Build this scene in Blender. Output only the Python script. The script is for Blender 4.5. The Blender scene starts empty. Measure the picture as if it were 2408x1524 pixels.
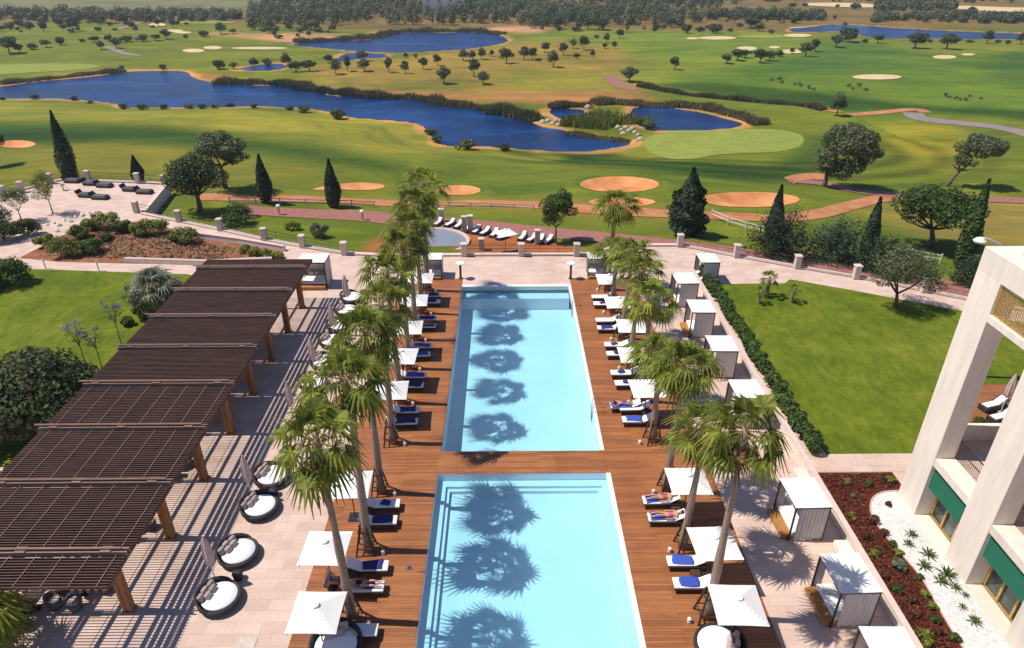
import bpy, math, random
import numpy as np
from mathutils import Vector, Matrix, geometry
R=math.radians
sc=bpy.context.scene; COL=sc.collection
rng=np.random.default_rng(7); random.seed(7)
# ---------------------------------------------------------------- camera
CH=26.0; TILT=R(28.46); YAW=R(-0.6); FPX=1605.0
cam=bpy.data.cameras.new('camera'); cam.sensor_width=36; cam.lens=FPX/2407*36; cam.clip_end=9000; cam.clip_start=.1
co=bpy.data.objects.new('camera',cam); COL.objects.link(co); co.location=(0,0,CH)
co.rotation_euler=(math.pi/2-TILT,0,YAW); sc.camera=co
sc.render.resolution_x=1024; sc.render.resolution_y=648
# survey helper: site plan points were measured as picture positions and are turned into plan coordinates on a level
def g(px,py,z=0.0):
    a=(px-1203.5)/FPX; b=(762-py)/FPX
    dx,dy,dz=a,math.cos(TILT)+b*math.sin(TILT),-math.sin(TILT)+b*math.cos(TILT)
    c,s=math.cos(YAW),math.sin(YAW)
    X=dx*c-dy*s; Y=dx*s+dy*c; t=(z-CH)/dz
    return (X*t,Y*t)
# ---------------------------------------------------------------- materials
def lin(r,gg,b,k=1.0):
    f=lambda c:((c/255+.055)/1.055)**2.4 if c>10 else c/255/12.92
    return (f(r)*k,f(gg)*k,f(b)*k)
class N:
    def __init__(s,name):
        s.m=bpy.data.materials.new(name); s.m.use_nodes=True; s.t=s.m.node_tree; s.t.nodes.clear()
        s.out=s.t.nodes.new('ShaderNodeOutputMaterial')
    def n(s,typ,ins=None,**kw):
        x=s.t.nodes.new('ShaderNode'+typ)
        for k,v in kw.items(): setattr(x,k,v)
        for k,v in (ins or {}).items():
            if isinstance(v,tuple) and len(v)==2 and hasattr(v[0],'outputs'): s.t.links.new(v[0].outputs[v[1]],x.inputs[k])
            else:
                if isinstance(v,tuple) and len(v)==3 and x.inputs[k].type=='RGBA': v=(*v,1)
                x.inputs[k].default_value=v
        return x
    def coord(s,scale=(1,1,1),kind='Object',rot=(0,0,0)):
        tc=s.n('TexCoord'); return s.n('Mapping',{'Vector':(tc,kind),'Scale':scale,'Rotation':rot})
    def mix(s,fac,a,b,mode='MIX'):
        x=s.n('Mix',data_type='RGBA',blend_type=mode)
        for key,v in ((0,fac),(6,a),(7,b)):
            if isinstance(v,tuple) and len(v)==2 and hasattr(v[0],'outputs'): s.t.links.new(v[0].outputs[v[1]],x.inputs[key])
            else: x.inputs[key].default_value=(*v,1) if isinstance(v,tuple) else v
        return (x,2)
    def ramp(s,fac,stops):
        x=s.n('ValToRGB',{'Fac':fac}); e=x.color_ramp.elements
        while len(e)<len(stops): e.new(.5)
        for i,(p,c) in enumerate(stops): e[i].position=p; e[i].color=(*c,1) if isinstance(c,tuple) else (c,c,c,1)
        return (x,0)
    def bump(s,h,strength=.3,dist=.02): return (s.n('Bump',{'Height':h,'Strength':strength,'Distance':dist}),0)
    def bsdf(s,color,rough=.7,spec=.3,normal=None,metal=0,**extra):
        ins={'Base Color':color,'Roughness':rough,'Specular IOR Level':spec,'Metallic':metal}
        if normal: ins['Normal']=normal
        ins.update(extra); return s.n('BsdfPrincipled',ins)
    def done(s,sh): s.t.links.new(sh.outputs[0],s.out.inputs[0]); return s.m
def scl(c,k): return tuple(min(1,x*k) for x in c)
def plain(name,c,rough=.7,var=.15,scale=3,bump=.15,spec=.3,metal=0,stretch=(1,1,1)):
    m=N(name); mp=m.coord(stretch)
    ns=m.n('TexNoise',{'Vector':(mp,0),'Scale':scale,'Detail':5.0,'Roughness':.6})
    oi=m.n('ObjectInfo')
    cc=m.ramp((ns,0),[(.3,scl(c,1-var)),(.7,scl(c,1+var))])
    rr=m.ramp((oi,'Random'),[(0,.9),(1,1.08)])
    cc=m.mix(1.0,cc,rr,'MULTIPLY')
    return m.done(m.bsdf(cc,rough,spec,m.bump((ns,0),bump,.02),metal))
def foliage(name,c,var=.45,trans=.25,hue=0.0,dirt=None):
    m=N(name); ge=m.n('NewGeometry'); oi=m.n('ObjectInfo')
    c2=dirt or (c[0]*1.9,c[1]*1.45,c[2]*.9)
    cc=m.ramp((ge,'Random Per Island'),[(0,scl(c,1-var)),(.6,c),(1,c2)])
    ns=m.n('TexNoise',{'Vector':(m.coord(),0),'Scale':1.3,'Detail':2.0})
    r2=m.ramp((ns,0),[(.3,.65),(.7,1.35)])
    cc=m.mix(1.0,cc,r2,'MULTIPLY')
    rr=m.ramp((oi,'Random'),[(0,.8),(1,1.2)]); cc=m.mix(1.0,cc,rr,'MULTIPLY')
    a=m.bsdf(cc,.6,.25); b=m.n('BsdfTranslucent',{'Color':cc})
    return m.done(m.n('MixShader',{0:trans,1:(a,0),2:(b,0)}))
M={}
M['leaf_dark']=foliage('dark_leaves',(.062,.096,.030))
M['leaf_olive']=foliage('olive_leaves',(.100,.128,.054),dirt=(.24,.24,.11))
M['leaf_green']=foliage('green_leaves',(.068,.125,.026))
M['leaf_bright']=foliage('bright_leaves',(.20,.25,.04))
M['leaf_conifer']=foliage('conifer_leaves',(.032,.058,.028),var=.5,trans=.1)
M['leaf_bluegreen']=foliage('blue_green_leaves',(.05,.085,.05),var=.5,trans=.12)
M['leaf_silver']=foliage('silver_leaves',(.17,.20,.15))
M['leaf_palm']=foliage('palm_leaves',(.17,.21,.026),var=.5,trans=.42,dirt=(.36,.36,.05))
M['leaf_dry']=foliage('dry_palm_leaves',(.30,.19,.07),var=.5,dirt=(.42,.30,.12))
M['petiole']=foliage('petioles',(.33,.27,.09),var=.4,trans=.1,dirt=(.5,.30,.08))
M['leaf_red']=foliage('red_leaves',(.13,.045,.03),dirt=(.2,.09,.04))
M['leaf_brown']=foliage('reeds_brown',(.17,.145,.06),dirt=(.33,.26,.12))
M['leaf_lilac']=foliage('lilac_flowers',(.22,.20,.36),dirt=(.3,.3,.45))
M['leaf_far']=foliage('distant_leaves',(.072,.104,.044),var=.6,trans=.1,dirt=(.19,.20,.08))
M['trunk']=plain('bark',(.16,.115,.08),.9,.35,6,.6,stretch=(1,1,.4))
M['palm_trunk']=plain('palm_bark',(.30,.21,.15),.9,.3,9,.8,stretch=(.4,.4,3))
M['white_fabric']=plain('white_fabric',(.80,.79,.76),.85,.03,2,.2)
M['white_mattress']=plain('white_mattress',(.82,.81,.79),.9,.03,4,.3)
M['curtain']=plain('curtain_fabric',(.68,.63,.57),.9,.12,3,.3,stretch=(3,3,.4))
M['rattan']=plain('dark_rattan',(.035,.03,.034),.55,.4,40,.8)
M['rattan_grey']=plain('grey_rattan',(.10,.10,.115),.6,.35,40,.8)
M['beige']=plain('beige_cushion',(.42,.35,.31),.9,.15,12,.3,stretch=(4,.3,1))
M['taupe']=plain('closed_parasol_fabric',(.50,.38,.35),.9,.12,6,.3)
M['dark_wood']=plain('dark_wood',(.065,.035,.022),.6,.35,5,.4,stretch=(1,1,1))
M['orange_wood']=plain('teak_wood',(.42,.19,.055),.55,.25,6,.3,stretch=(4,.5,4))
M['post_wood']=plain('post_wood',(.32,.15,.055),.7,.35,5,.4,stretch=(4,4,.4))
M['slat_wood']=plain('slat_wood',(.125,.068,.048),.7,.35,2,.4,stretch=(.3,2,1))
M['beam_wood']=plain('beam_wood',(.26,.16,.12),.7,.25,4,.4,stretch=(.4,3,3))
M['blue_towel']=plain('blue_towel',(.045,.09,.42),.95,.15,30,.5)
M['navy']=plain('navy_towel',(.03,.035,.16),.95,.2,30,.5)
M['white_paint']=plain('white_paint',(.75,.74,.70),.5,.06,4,.05)
M['steel']=plain('steel',(.55,.56,.58),.25,.05,4,.02,.5,1)
M['black_metal']=plain('black_metal',(.03,.028,.028),.4,.2,6,.1)
M['stucco']=plain('render_coat',(.75,.66,.555),.9,.10,1.6,.2,stretch=(1.6,1.6,.22))
M['pillar']=plain('limestone_pillar',(.56,.48,.41),.9,.18,6,.4)
M['pinkstone']=plain('pink_stone_coping',(.62,.48,.42),.85,.1,2,.2)
M['skin']=plain('skin',(.52,.27,.17),.55,.08,10,.05)
M['hair']=plain('hair',(.05,.03,.02),.6,.3,30,.3)
M['grey_hair']=plain('grey_hair',(.55,.53,.50),.7,.2,30,.3)
M['pink_cloth']=plain('pink_cloth',(.55,.12,.25),.9,.25,14,.3)
M['red_cloth']=plain('red_cloth',(.55,.10,.08),.9,.2,14,.3)
M['blue_cloth']=plain('blue_cloth',(.05,.08,.45),.9,.2,14,.3)
M['black_cloth']=plain('black_cloth',(.02,.02,.025),.9,.2,14,.3)
M['brass']=plain('gilt_frame',(.55,.36,.12),.4,.12,5,.05,.5,.4)
M['rock']=plain('rock',(.50,.38,.30),.9,.3,2,.6)
M['soil']=plain('soil',(.17,.09,.05),.95,.3,2,.5)
# paving
def paving():
    m=N('stone_paving'); mp=m.coord()
    br=m.n('TexBrick',{'Vector':(mp,0),'Color1':lin(228,203,187,.82),'Color2':lin(213,184,165,.82),'Mortar':lin(184,158,142,.78),'Scale':1.0,'Mortar Size':.006,'Brick Width':1.2,'Row Height':.6,'Bias':-.2},offset=.5)
    n1=m.n('TexNoise',{'Vector':(mp,0),'Scale':.35,'Detail':6.0,'Roughness':.65})
    n2=m.n('TexNoise',{'Vector':(mp,0),'Scale':7.0,'Detail':4.0})
    v=m.n('TexVoronoi',{'Vector':(m.coord((.83,1.66,1)),0),'Scale':1.0,'Randomness':0.0})
    vc=m.ramp((v,'Color'),[(0,.93),(1,1.05)])
    c=m.mix(1.0,(br,0),m.ramp((n1,0),[(.3,(.90,.86,.85)),(.7,(1.06,1.05,1.05))]),'MULTIPLY')
    c=m.mix(.6,c,m.ramp((n2,0),[(.3,.9),(.7,1.08)]),'MULTIPLY'); c=m.mix(.8,c,vc,'MULTIPLY')
    return m.done(m.bsdf(c,.75,.3,m.bump((br,1),-.2,.01)))
M['paving']=paving()
def deck():
    m=N('deck_boards'); mp=m.coord()
    br=m.n('TexBrick',{'Vector':(mp,0),'Color1':(.39,.150,.052),'Color2':(.26,.094,.034),'Mortar':(.06,.025,.012),'Scale':1.0,'Mortar Size':.007,'Brick Width':2.9,'Row Height':.145,'Bias':0.0},offset=.37)
    n1=m.n('TexNoise',{'Vector':(m.coord((.5,6,1)),0),'Scale':1.2,'Detail':6.0,'Roughness':.7})
    n2=m.n('TexNoise',{'Vector':(mp,0),'Scale':.5,'Detail':4.0})
    c=m.mix(1.0,(br,0),m.ramp((n1,0),[(.25,.72),(.75,1.25)]),'MULTIPLY')
    c=m.mix(1.0,c,m.ramp((n2,0),[(.3,(.84,.82,.82)),(.7,(1.12,1.13,1.15))]),'MULTIPLY')
    return m.done(m.bsdf(c,.55,.35,m.bump((br,1),-.4,.01)))
M['deck']=deck()
def brickpath():
    m=N('brick_path'); mp=m.coord()
    n1=m.n('TexNoise',{'Vector':(mp,0),'Scale':2.5,'Detail':8.0,'Roughness':.7})
    c=m.ramp((n1,0),[(.3,lin(146,92,82,.78)),(.55,lin(172,120,108,.78)),(.75,lin(188,140,126,.78))])
    return m.done(m.bsdf(c,.9,.2,m.bump((n1,0),.3,.02)))
M['brickpath']=brickpath()
def sand(name,a,b):
    m=N(name); mp=m.coord()
    n1=m.n('TexNoise',{'Vector':(mp,0),'Scale':.35,'Detail':8.0,'Roughness':.65})
    return m.done(m.bsdf(m.ramp((n1,0),[(.3,a),(.7,b)]),.95,.1,m.bump((n1,0),.3,.05)))
M['sand']=sand('bunker_sand',lin(208,126,72,.80),lin(236,172,116,.85))
M['sand_pale']=sand('pale_sand',lin(215,190,140,.8),lin(228,205,160,.85))
M['dirtpath']=sand('dirt_path',lin(180,112,70,.8),lin(206,150,110,.8))
M['greypath']=sand('grey_path',lin(150,135,130,.7),lin(172,155,150,.7))
def lawn(name,a,b,c3):
    m=N(name); mp=m.coord()
    n1=m.n('TexNoise',{'Vector':(mp,0),'Scale':.22,'Detail':7.0,'Roughness':.7})
    n2=m.n('TexNoise',{'Vector':(m.coord((1,.45,1)),0),'Scale':2.2,'Detail':6.0,'Roughness':.75})
    c=m.ramp((n1,0),[(.32,a),(.52,b),(.72,c3)])
    c=m.mix(1.0,c,m.ramp((n2,0),[(.3,.66),(.7,1.30)]),'MULTIPLY')
    return m.done(m.bsdf(c,.95,.1,m.bump((n2,0),.6,.05)))
M['grasspale']=lawn('putting_green_grass',lin(140,150,66,.78),lin(150,160,74,.78),lin(160,166,80,.78))
M['lawn']=lawn('lawn_grass',lin(80,100,24,.84),lin(106,119,32,.84),lin(132,134,48,.84))
def terr():
    m=N('golf_grass'); at=m.n('Attribute',attribute_name='tone')
    n1=m.n('TexNoise',{'Vector':(m.coord((1,1,1)),0),'Scale':.045,'Detail':8.0,'Roughness':.6})
    n2=m.n('TexNoise',{'Vector':(m.coord((.35,1,1)),0),'Scale':.35,'Detail':7.0,'Roughness':.75})
    n3=m.n('TexNoise',{'Vector':(m.coord((.010,.055,1),rot=(0,0,.12)),0),'Scale':1.0,'Detail':3.0,'Distortion':.8})
    c=m.mix(1.0,(at,'Color'),m.ramp((n1,0),[(.3,(.74,.82,.84)),(.7,(1.24,1.14,1.02))]),'MULTIPLY')
    c=m.mix(1.0,c,m.ramp((n3,0),[(.36,(.72,.82,.88)),(.5,(1,1,1)),(.64,(1.16,1.08,1.0))]),'MULTIPLY')
    c=m.mix(1.0,c,m.ramp((n2,0),[(.3,(1.02,.82,.88)),(.7,(1.74,1.33,1.40))]),'MULTIPLY')
    return m.done(m.bsdf(c,.95,.08,m.bump((n2,0),.4,.15)))
M['terrain']=terr()
def mulch(name,a,b,c3,s=3.0):
    m=N(name); mp=m.coord()
    n1=m.n('TexNoise',{'Vector':(mp,0),'Scale':s,'Detail':9.0,'Roughness':.8})
    v=m.n('TexVoronoi',{'Vector':(mp,0),'Scale':s*5})
    c=m.ramp((n1,0),[(.35,a),(.5,b),(.68,c3)]); c=m.mix(.5,c,m.ramp((v,0),[(0,.6),(.6,1.2)]),'MULTIPLY')
    return m.done(m.bsdf(c,.95,.1,m.bump((v,0),.8,.05)))
M['mulch']=mulch('red_mulch',lin(70,28,20,.8),lin(104,46,34,.8),lin(128,66,48,.8))
M['mulch_far']=mulch('brown_mulch',lin(120,84,58,.8),lin(150,98,74,.8),lin(176,134,104,.8),1.2)
M['pebble']=mulch('white_pebbles',lin(205,200,195,.8),lin(235,230,225,.85),lin(245,242,240,.9),4)
def tile():
    m=N('pool_tile'); mp=m.coord()
    br=m.n('TexBrick',{'Vector':(mp,0),'Color1':(.80,.72,.77),'Color2':(.785,.71,.765),'Mortar':(.72,.68,.735),'Scale':1.0,'Mortar Size':.01,'Brick Width':.4,'Row Height':.4})
    # ripple-lit tone of the tiles is left to the sun; only tile colour here
    n=m.n('TexNoise',{'Vector':(mp,0),'Scale':.3,'Detail':3.0}); c=m.mix(1.0,(br,0),m.ramp((n,0),[(.3,.94),(.7,1.05)]),'MULTIPLY')
    return m.done(m.bsdf(c,.4,.3))
M['tile']=tile()
def poolwater():
    m=N('pool_water'); mp=m.coord()
    n=m.n('TexNoise',{'Vector':(mp,0),'Scale':1.6,'Detail':4.0,'Distortion':.6}); bp=m.bump((n,0),.45,.08)
    t=m.n('BsdfTransparent',{'Color':(.60,.93,.995)}); gl=m.n('BsdfGlossy',{'Color':(1,1,1),'Roughness':.05,'Normal':bp})
    fr=m.n('Fresnel',{'IOR':1.33,'Normal':bp})
    return m.done(m.n('MixShader',{0:(fr,0),1:(t,0),2:(gl,0)}))
M['poolwater']=poolwater()
def lake():
    m=N('lake_water'); mp=m.coord((1,1,1))
    n=m.n('TexNoise',{'Vector':(m.coord((1,2.5,1)),0),'Scale':.7,'Detail':6.0,'Roughness':.7}); n2=m.n('TexNoise',{'Vector':(m.coord((1,2.2,1)),0),'Scale':.035,'Detail':5.0,'Distortion':1.0})
    c=m.ramp((n2,0),[(.32,(.003,.018,.060)),(.5,(.003,.028,.115)),(.68,(.008,.055,.20))])
    c=m.mix(1.0,c,m.ramp((n,0),[(.3,.6),(.7,1.4)]),'MULTIPLY')
    return m.done(m.bsdf(c,.24,.13,m.bump((n,0),.6,.3)))
M['lake']=lake()
def glassm():
    m=N('window_glass'); mp=m.coord()
    n=m.n('TexNoise',{'Vector':(mp,0),'Scale':.9,'Detail':3.0})
    c=m.ramp((n,0),[(.35,(.02,.035,.035)),(.55,(.06,.10,.10)),(.7,(.22,.26,.26))])
    return m.done(m.bsdf(c,.06,.8))
M['glass']=glassm()
def screen():
    m=N('green_screen'); w=m.n('TexWave',{'Vector':(m.coord(),0),'Scale':6.0},bands_direction='Z')
    return m.done(m.bsdf(m.ramp((w,0),[(0,lin(24,88,68,.8)),(.4,lin(42,122,94,.8)),(1,lin(62,142,114,.8))]),.7,.2))
M['screen']=screen()
def slatroof():
    return M['slat_wood']
# ---------------------------------------------------------------- mesh helpers
class MB:
    def __init__(s): s.v=[]; s.f=[]
    def add(s,v,f):
        o=len(s.v); s.v+= [tuple(p) for p in v]; s.f+=[tuple(i+o for i in q) for q in f]; return s
    def box(s,x0,x1,y0,y1,z0,z1):
        return s.add([(x0,y0,z0),(x1,y0,z0),(x1,y1,z0),(x0,y1,z0),(x0,y0,z1),(x1,y0,z1),(x1,y1,z1),(x0,y1,z1)],
          [(0,3,2,1),(4,5,6,7),(0,1,5,4),(1,2,6,5),(2,3,7,6),(3,0,4,7)])
    def rbox(s,x0,x1,y0,y1,z0,z1,b=.04):  # box with chamfered top and side edges
        v=[];f=[]
        rings=[(z0,b*.6),(z0+b,0),(z1-b,0),(z1,b)]
        for z,i in rings:
            a0,a1,c0,c1=x0+i,x1-i,y0+i,y1-i
            v+=[(a0+b,c0,z),(a1-b,c0,z),(a1,c0+b,z),(a1,c1-b,z),(a1-b,c1,z),(a0+b,c1,z),(a0,c1-b,z),(a0,c0+b,z)]
        for r in range(3):
            for k in range(8): f.append((r*8+k,r*8+(k+1)%8,r*8+8+(k+1)%8,r*8+8+k))
        f.append(tuple(range(7,-1,-1))); f.append(tuple(range(24,32)))
        return s.add(v,f)
    def tube(s,pts,rad,n=8,cap=True):
        pts=[Vector(p) for p in pts]
        if not hasattr(rad,'__len__'): rad=[rad]*len(pts)
        v=[];f=[]
        for i,p in enumerate(pts):
            d=(pts[min(i+1,len(pts)-1)]-pts[max(i-1,0)]).normalized()
            a=d.orthogonal().normalized() if abs(d.z)<.99 else Vector((1,0,0)); a=(a-d*a.dot(d)).normalized(); b=d.cross(a)
            for k in range(n):
                t=2*math.pi*k/n; v.append(p+(a*math.cos(t)+b*math.sin(t))*rad[i])
        for i in range(len(pts)-1):
            for k in range(n): f.append((i*n+k,i*n+(k+1)%n,(i+1)*n+(k+1)%n,(i+1)*n+k))
        if cap: f.append(tuple(range(n-1,-1,-1))); f.append(tuple((len(pts)-1)*n+k for k in range(n)))
        return s.add(v,f)
    def bar(s,p0,p1,w,h):  # rectangular bar, h along up
        p0=Vector(p0);p1=Vector(p1);d=(p1-p0).normalized(); up=Vector((0,0,1)) if abs(d.z)<.95 else Vector((0,1,0))
        a=d.cross(up).normalized()*w/2; b=a.cross(d).normalized()*h/2
        v=[p0-a-b,p0+a-b,p0+a+b,p0-a+b,p1-a-b,p1+a-b,p1+a+b,p1-a+b]
        return s.add(v,[(0,1,2,3),(7,6,5,4),(0,4,5,1),(1,5,6,2),(2,6,7,3),(3,7,4,0)])
    def lathe(s,prof,n=20,c=(0,0,0),capb=True):
        v=[];f=[]
        for r,z in prof:
            for k in range(n): t=2*math.pi*k/n; v.append((c[0]+r*math.cos(t),c[1]+r*math.sin(t),c[2]+z))
        for i in range(len(prof)-1):
            for k in range(n): f.append((i*n+k,i*n+(k+1)%n,(i+1)*n+(k+1)%n,(i+1)*n+k))
        if capb: f.append(tuple(range(n-1,-1,-1))); f.append(tuple((len(prof)-1)*n+k for k in range(n)))
        return s.add(v,f)
    def ell(s,c,r,n=12,m=8):
        prof=[(max(.001,math.sin(math.pi*i/m)),-math.cos(math.pi*i/m)) for i in range(m+1)]
        o=len(s.v); s.lathe(prof,n)
        for i in range(o,len(s.v)): x,y,z=s.v[i]; s.v[i]=(c[0]+x*r[0],c[1]+y*r[1],c[2]+z*r[2])
        return s
    def prism(s,poly,z0,z1,top=True,bottom=False):
        n=len(poly); v=[(x,y,z0) for x,y in poly]+[(x,y,z1) for x,y in poly]
        f=[(i,(i+1)%n,n+(i+1)%n,n+i) for i in range(n)]
        if top:
            for t in geometry.tessellate_polygon([[Vector((x,y,0)) for x,y in poly]]): f.append(tuple(n+i for i in t))
        return s.add(v,f)
    def build(s,name,mat,parent=None,smooth=False,loc=None,recalc=True):
        me=bpy.data.meshes.new(name); me.from_pydata(s.v,[],s.f); 
        if recalc:
            import bmesh
            bm=bmesh.new(); bm.from_mesh(me); bmesh.ops.recalc_face_normals(bm,faces=bm.faces); bm.to_mesh(me); bm.free()
        me.materials.append(M[mat] if isinstance(mat,str) else mat)
        if smooth: me.polygons.foreach_set('use_smooth',[True]*len(me.polygons))
        o=bpy.data.objects.new(name,me); COL.objects.link(o)
        if parent: o.parent=parent
        if loc: o.location=loc
        return o
def tag(o,label=None,cat=None,group=None,kind=None):
    for k,v in (('label',label),('category',cat),('group',group),('kind',kind)):
        if v: o[k]=v
    return o
def thing(name,label,cat,loc=(0,0,0),rz=0,group=None):
    o=bpy.data.objects.new(name,None); COL.objects.link(o); o.location=loc; o.rotation_euler=(0,0,rz); o.empty_display_size=.2
    return tag(o,label,cat,group)
def struct(o): o['kind']='structure'; return o
def dup(o,loc=None,rz=None,label=None,group=None,parent=None,s=None):
    c=o.copy(); COL.objects.link(c)
    if parent is not None: c.parent=parent
    if loc is not None: c.location=loc
    if rz is not None: c.rotation_euler=(0,0,rz)
    if s is not None: c.scale=(s,s,s) if not hasattr(s,'__len__') else s
    if label: c['label']=label
    if group: c['group']=group
    for ch in [k for k in KIDS.get(o.name,())]: dup(ch,parent=c)
    return c
class _K:
    def get(s,n,d): return [c for c in COL.objects if c.parent and c.parent.name==n]
KIDS=_K()
def dupt(o,loc,rz,label,group=None,s=None):   # copy a thing with its (parts, sub-parts); children cached on first use
    if o.name not in CACHE: CACHE[o.name]=[(c,[d for d in c.children]) for c in o.children]
    c=o.copy(); COL.objects.link(c); c.location=loc; c.rotation_euler=(0,0,rz)
    if s is not None: c.scale=(s,s,s) if not hasattr(s,'__len__') else s
    c['label']=label
    if group: c['group']=group
    for ch,sub in CACHE[o.name]:
        k=ch.copy(); COL.objects.link(k); k.parent=c
        for q in sub: w=q.copy(); COL.objects.link(w); w.parent=k
    return c
CACHE={}
USED=set()
def place(proto,loc,rz,label,group=None,s=None):  # first use moves the prototype itself
    if proto.name not in USED:
        if proto.name not in CACHE: CACHE[proto.name]=[(c,[d for d in c.children]) for c in proto.children]
        USED.add(proto.name); proto.location=loc; proto.rotation_euler=(0,0,rz); proto['label']=label
        if group: proto['group']=group
        if s is not None: proto.scale=(s,s,s) if not hasattr(s,'__len__') else s
        return proto
    return dupt(proto,loc,rz,label,group,s)
ORD=['first','second','third','fourth','fifth','sixth','seventh','eighth','ninth','tenth','eleventh','twelfth','thirteenth','fourteenth','fifteenth','sixteenth','seventeenth','eighteenth','nineteenth','twentieth']
def ordn(i):
    if i<20: return ORD[i]
    t=['twenty','thirty','forty','fifty','sixty','seventy','eighty','ninety'][(i+1)//10-2]; u=(i+1)%10
    return t[:-1]+'ieth' if u==0 else t+'-'+ORD[u-1]
def smoothstep(a,b,x): t=np.clip((x-a)/(b-a),0,1); return t*t*(3-2*t)
def mesh_np(name,v,fsize,mat,parent=None):   # v: (n*fsize,3) separate polygons of fsize corners
    n=len(v)//fsize; me=bpy.data.meshes.new(name)
    me.vertices.add(len(v)); me.vertices.foreach_set('co',np.asarray(v,dtype=np.float32).ravel())
    me.loops.add(len(v)); me.loops.foreach_set('vertex_index',np.arange(len(v),dtype=np.int32))
    me.polygons.add(n); me.polygons.foreach_set('loop_start',np.arange(0,len(v),fsize,dtype=np.int32))
    me.update(calc_edges=True); me.materials.append(M[mat])
    o=bpy.data.objects.new(name,me); COL.objects.link(o)
    if parent: o.parent=parent
    return o
def unit(n,r=rng):
    d=r.normal(size=(n,3)); return d/np.linalg.norm(d,axis=1,keepdims=True)
def leafcards(P,Nrm,size,r,aspect=.55,flat=0.0):
    n=len(P); t=unit(n,r); t-=Nrm*(t*Nrm).sum(1,keepdims=True); t/=np.linalg.norm(t,axis=1,keepdims=True)+1e-9
    b=np.cross(Nrm,t); s=size*(.6+.8*r.random((n,1)))
    q=np.stack([P-t*s,P-b*s*aspect,P+t*s,P+b*s*aspect],1)
    return q.reshape(-1,3)
def crown(blobs,n,size,seed,lumps=0,upbias=.3,aspect=.55):
    r=np.random.default_rng(seed); B=[(np.array(c,float),np.array(a,float)) for c,a in blobs]
    if lumps:
        L=[]
        vol=np.array([a.prod() for c,a in B]); vol/=vol.sum()
        for i in range(lumps):
            c,a=B[r.choice(len(B),p=vol)]; d=unit(1,r)[0]; d[2]=abs(d[2])*.9-.25
            k=a*(.25+.2*r.random()); L.append((c+d*a*(.55+.3*r.random()),np.full(3,k.mean())*np.array([1.1,1.1,.8])))
        B=L+[(c,a*.62) for c,a in B]
    w=np.array([(a.prod())**(2/3) for c,a in B]); w/=w.sum(); idx=r.choice(len(B),size=n,p=w)
    C=np.array([c for c,a in B])[idx]; A=np.array([a for c,a in B])[idx]
    d=unit(n,r); rad=(.62+.42*np.sqrt(r.random((n,1)))); P=C+d*A*rad
    nm=d+unit(n,r)*.8; nm[:,2]+=upbias; nm/=np.linalg.norm(nm,axis=1,keepdims=True)
    return leafcards(P,nm,size,r,aspect)
# ================================================================ terrain
def gp(L,z=0.0): return [g(x,y,z) for x,y in L]
PLAT=gp([(-100,480),(0,462),(60,445),(150,423),(393,433),(335,503),(422,521),(519,541),(622,564),(712,581),(810,597),(900,602),(1091,601),(1355,600),(1400,600),(1440,584),(1530,578),(1597,578),(1730,603),(1872,629),(2010,652),(2280,706),(2520,752)])+[(80,38),(80,-28),(-95,-28),(-95,55)]
def sdf(poly,x,y):
    P=np.array(poly); Q=np.roll(P,-1,0); x=np.asarray(x,float); y=np.asarray(y,float)
    d=np.full(x.shape,1e9); ins=np.zeros(x.shape,bool)
    for (ax,ay),(bx,by) in zip(P,Q):
        ex,ey=bx-ax,by-ay; L=ex*ex+ey*ey+1e-12
        t=np.clip(((x-ax)*ex+(y-ay)*ey)/L,0,1); d=np.minimum(d,(x-ax-t*ex)**2+(y-ay-t*ey)**2)
        c=((ay>y)!=(by>y))
        with np.errstate(divide='ignore',invalid='ignore'): xi=ex*(y-ay)/(ey if ey!=0 else 1e-12)+ax
        ins^=(c&(x<xi))
    d=np.sqrt(d); return np.where(ins,-d,d)
def dline(pl,x,y):
    d=np.full(np.shape(x),1e9)
    for (ax,ay),(bx,by) in zip(pl[:-1],pl[1:]):
        ex,ey=bx-ax,by-ay; t=np.clip(((x-ax)*ex+(y-ay)*ey)/(ex*ex+ey*ey+1e-12),0,1)
        d=np.minimum(d,(x-ax-t*ex)**2+(y-ay-t*ey)**2)
    return np.sqrt(d)
def smoothpoly(P,k=6,closed=True):
    n=len(P); out=[]
    rngi=range(n) if closed else range(n-1)
    for i in rngi:
        if closed: p0,p1,p2,p3=P[i-1],P[i],P[(i+1)%n],P[(i+2)%n]
        else: p0,p1,p2,p3=P[max(i-1,0)],P[i],P[i+1],P[min(i+2,n-1)]
        for j in range(k):
            t=j/k
            out.append(tuple(.5*((2*p1[a])+(-p0[a]+p2[a])*t+(2*p0[a]-5*p1[a]+4*p2[a]-p3[a])*t*t+(-p0[a]+3*p1[a]-3*p2[a]+p3[a])*t**3) for a in (0,1)))
    if not closed: out.append(tuple(P[-1]))
    return out
WZ=-10.5
LK={}
LK['main lake']=[(-60,207),(0,204),(83,193),(167,185),(233,178),(283,170),(350,167),(433,168),(456,183),(500,194),(583,200),(683,204),(733,216),(802,227),(936,230),(989,233),(1036,245),(1112,252),(1172,267),(1219,280),(1256,290),(1282,300),(1319,305),(1369,317),(1419,325),(1482,336),(1465,345),(1386,356),(1322,357),(1202,350),(1136,345),(1076,344),(1036,340),(1010,318),(992,297),(952,287),(836,278),(802,271),(766,262),(700,254),(600,251),(433,254),(300,253),(273,245),(217,238),(133,233),(0,233),(-60,233)]
LK['upper lake']=[(690,103),(750,99),(802,96),(870,93),(920,82),(960,77),(1040,77),(1120,77),(1170,82),(1192,92),(1188,101),(1130,112),(1070,118),(960,124),(880,123),(802,118),(755,113),(700,108)]
LK['garden pond']=[(560,162),(620,151),(662,150),(672,160),(640,166),(595,167)]
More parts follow.
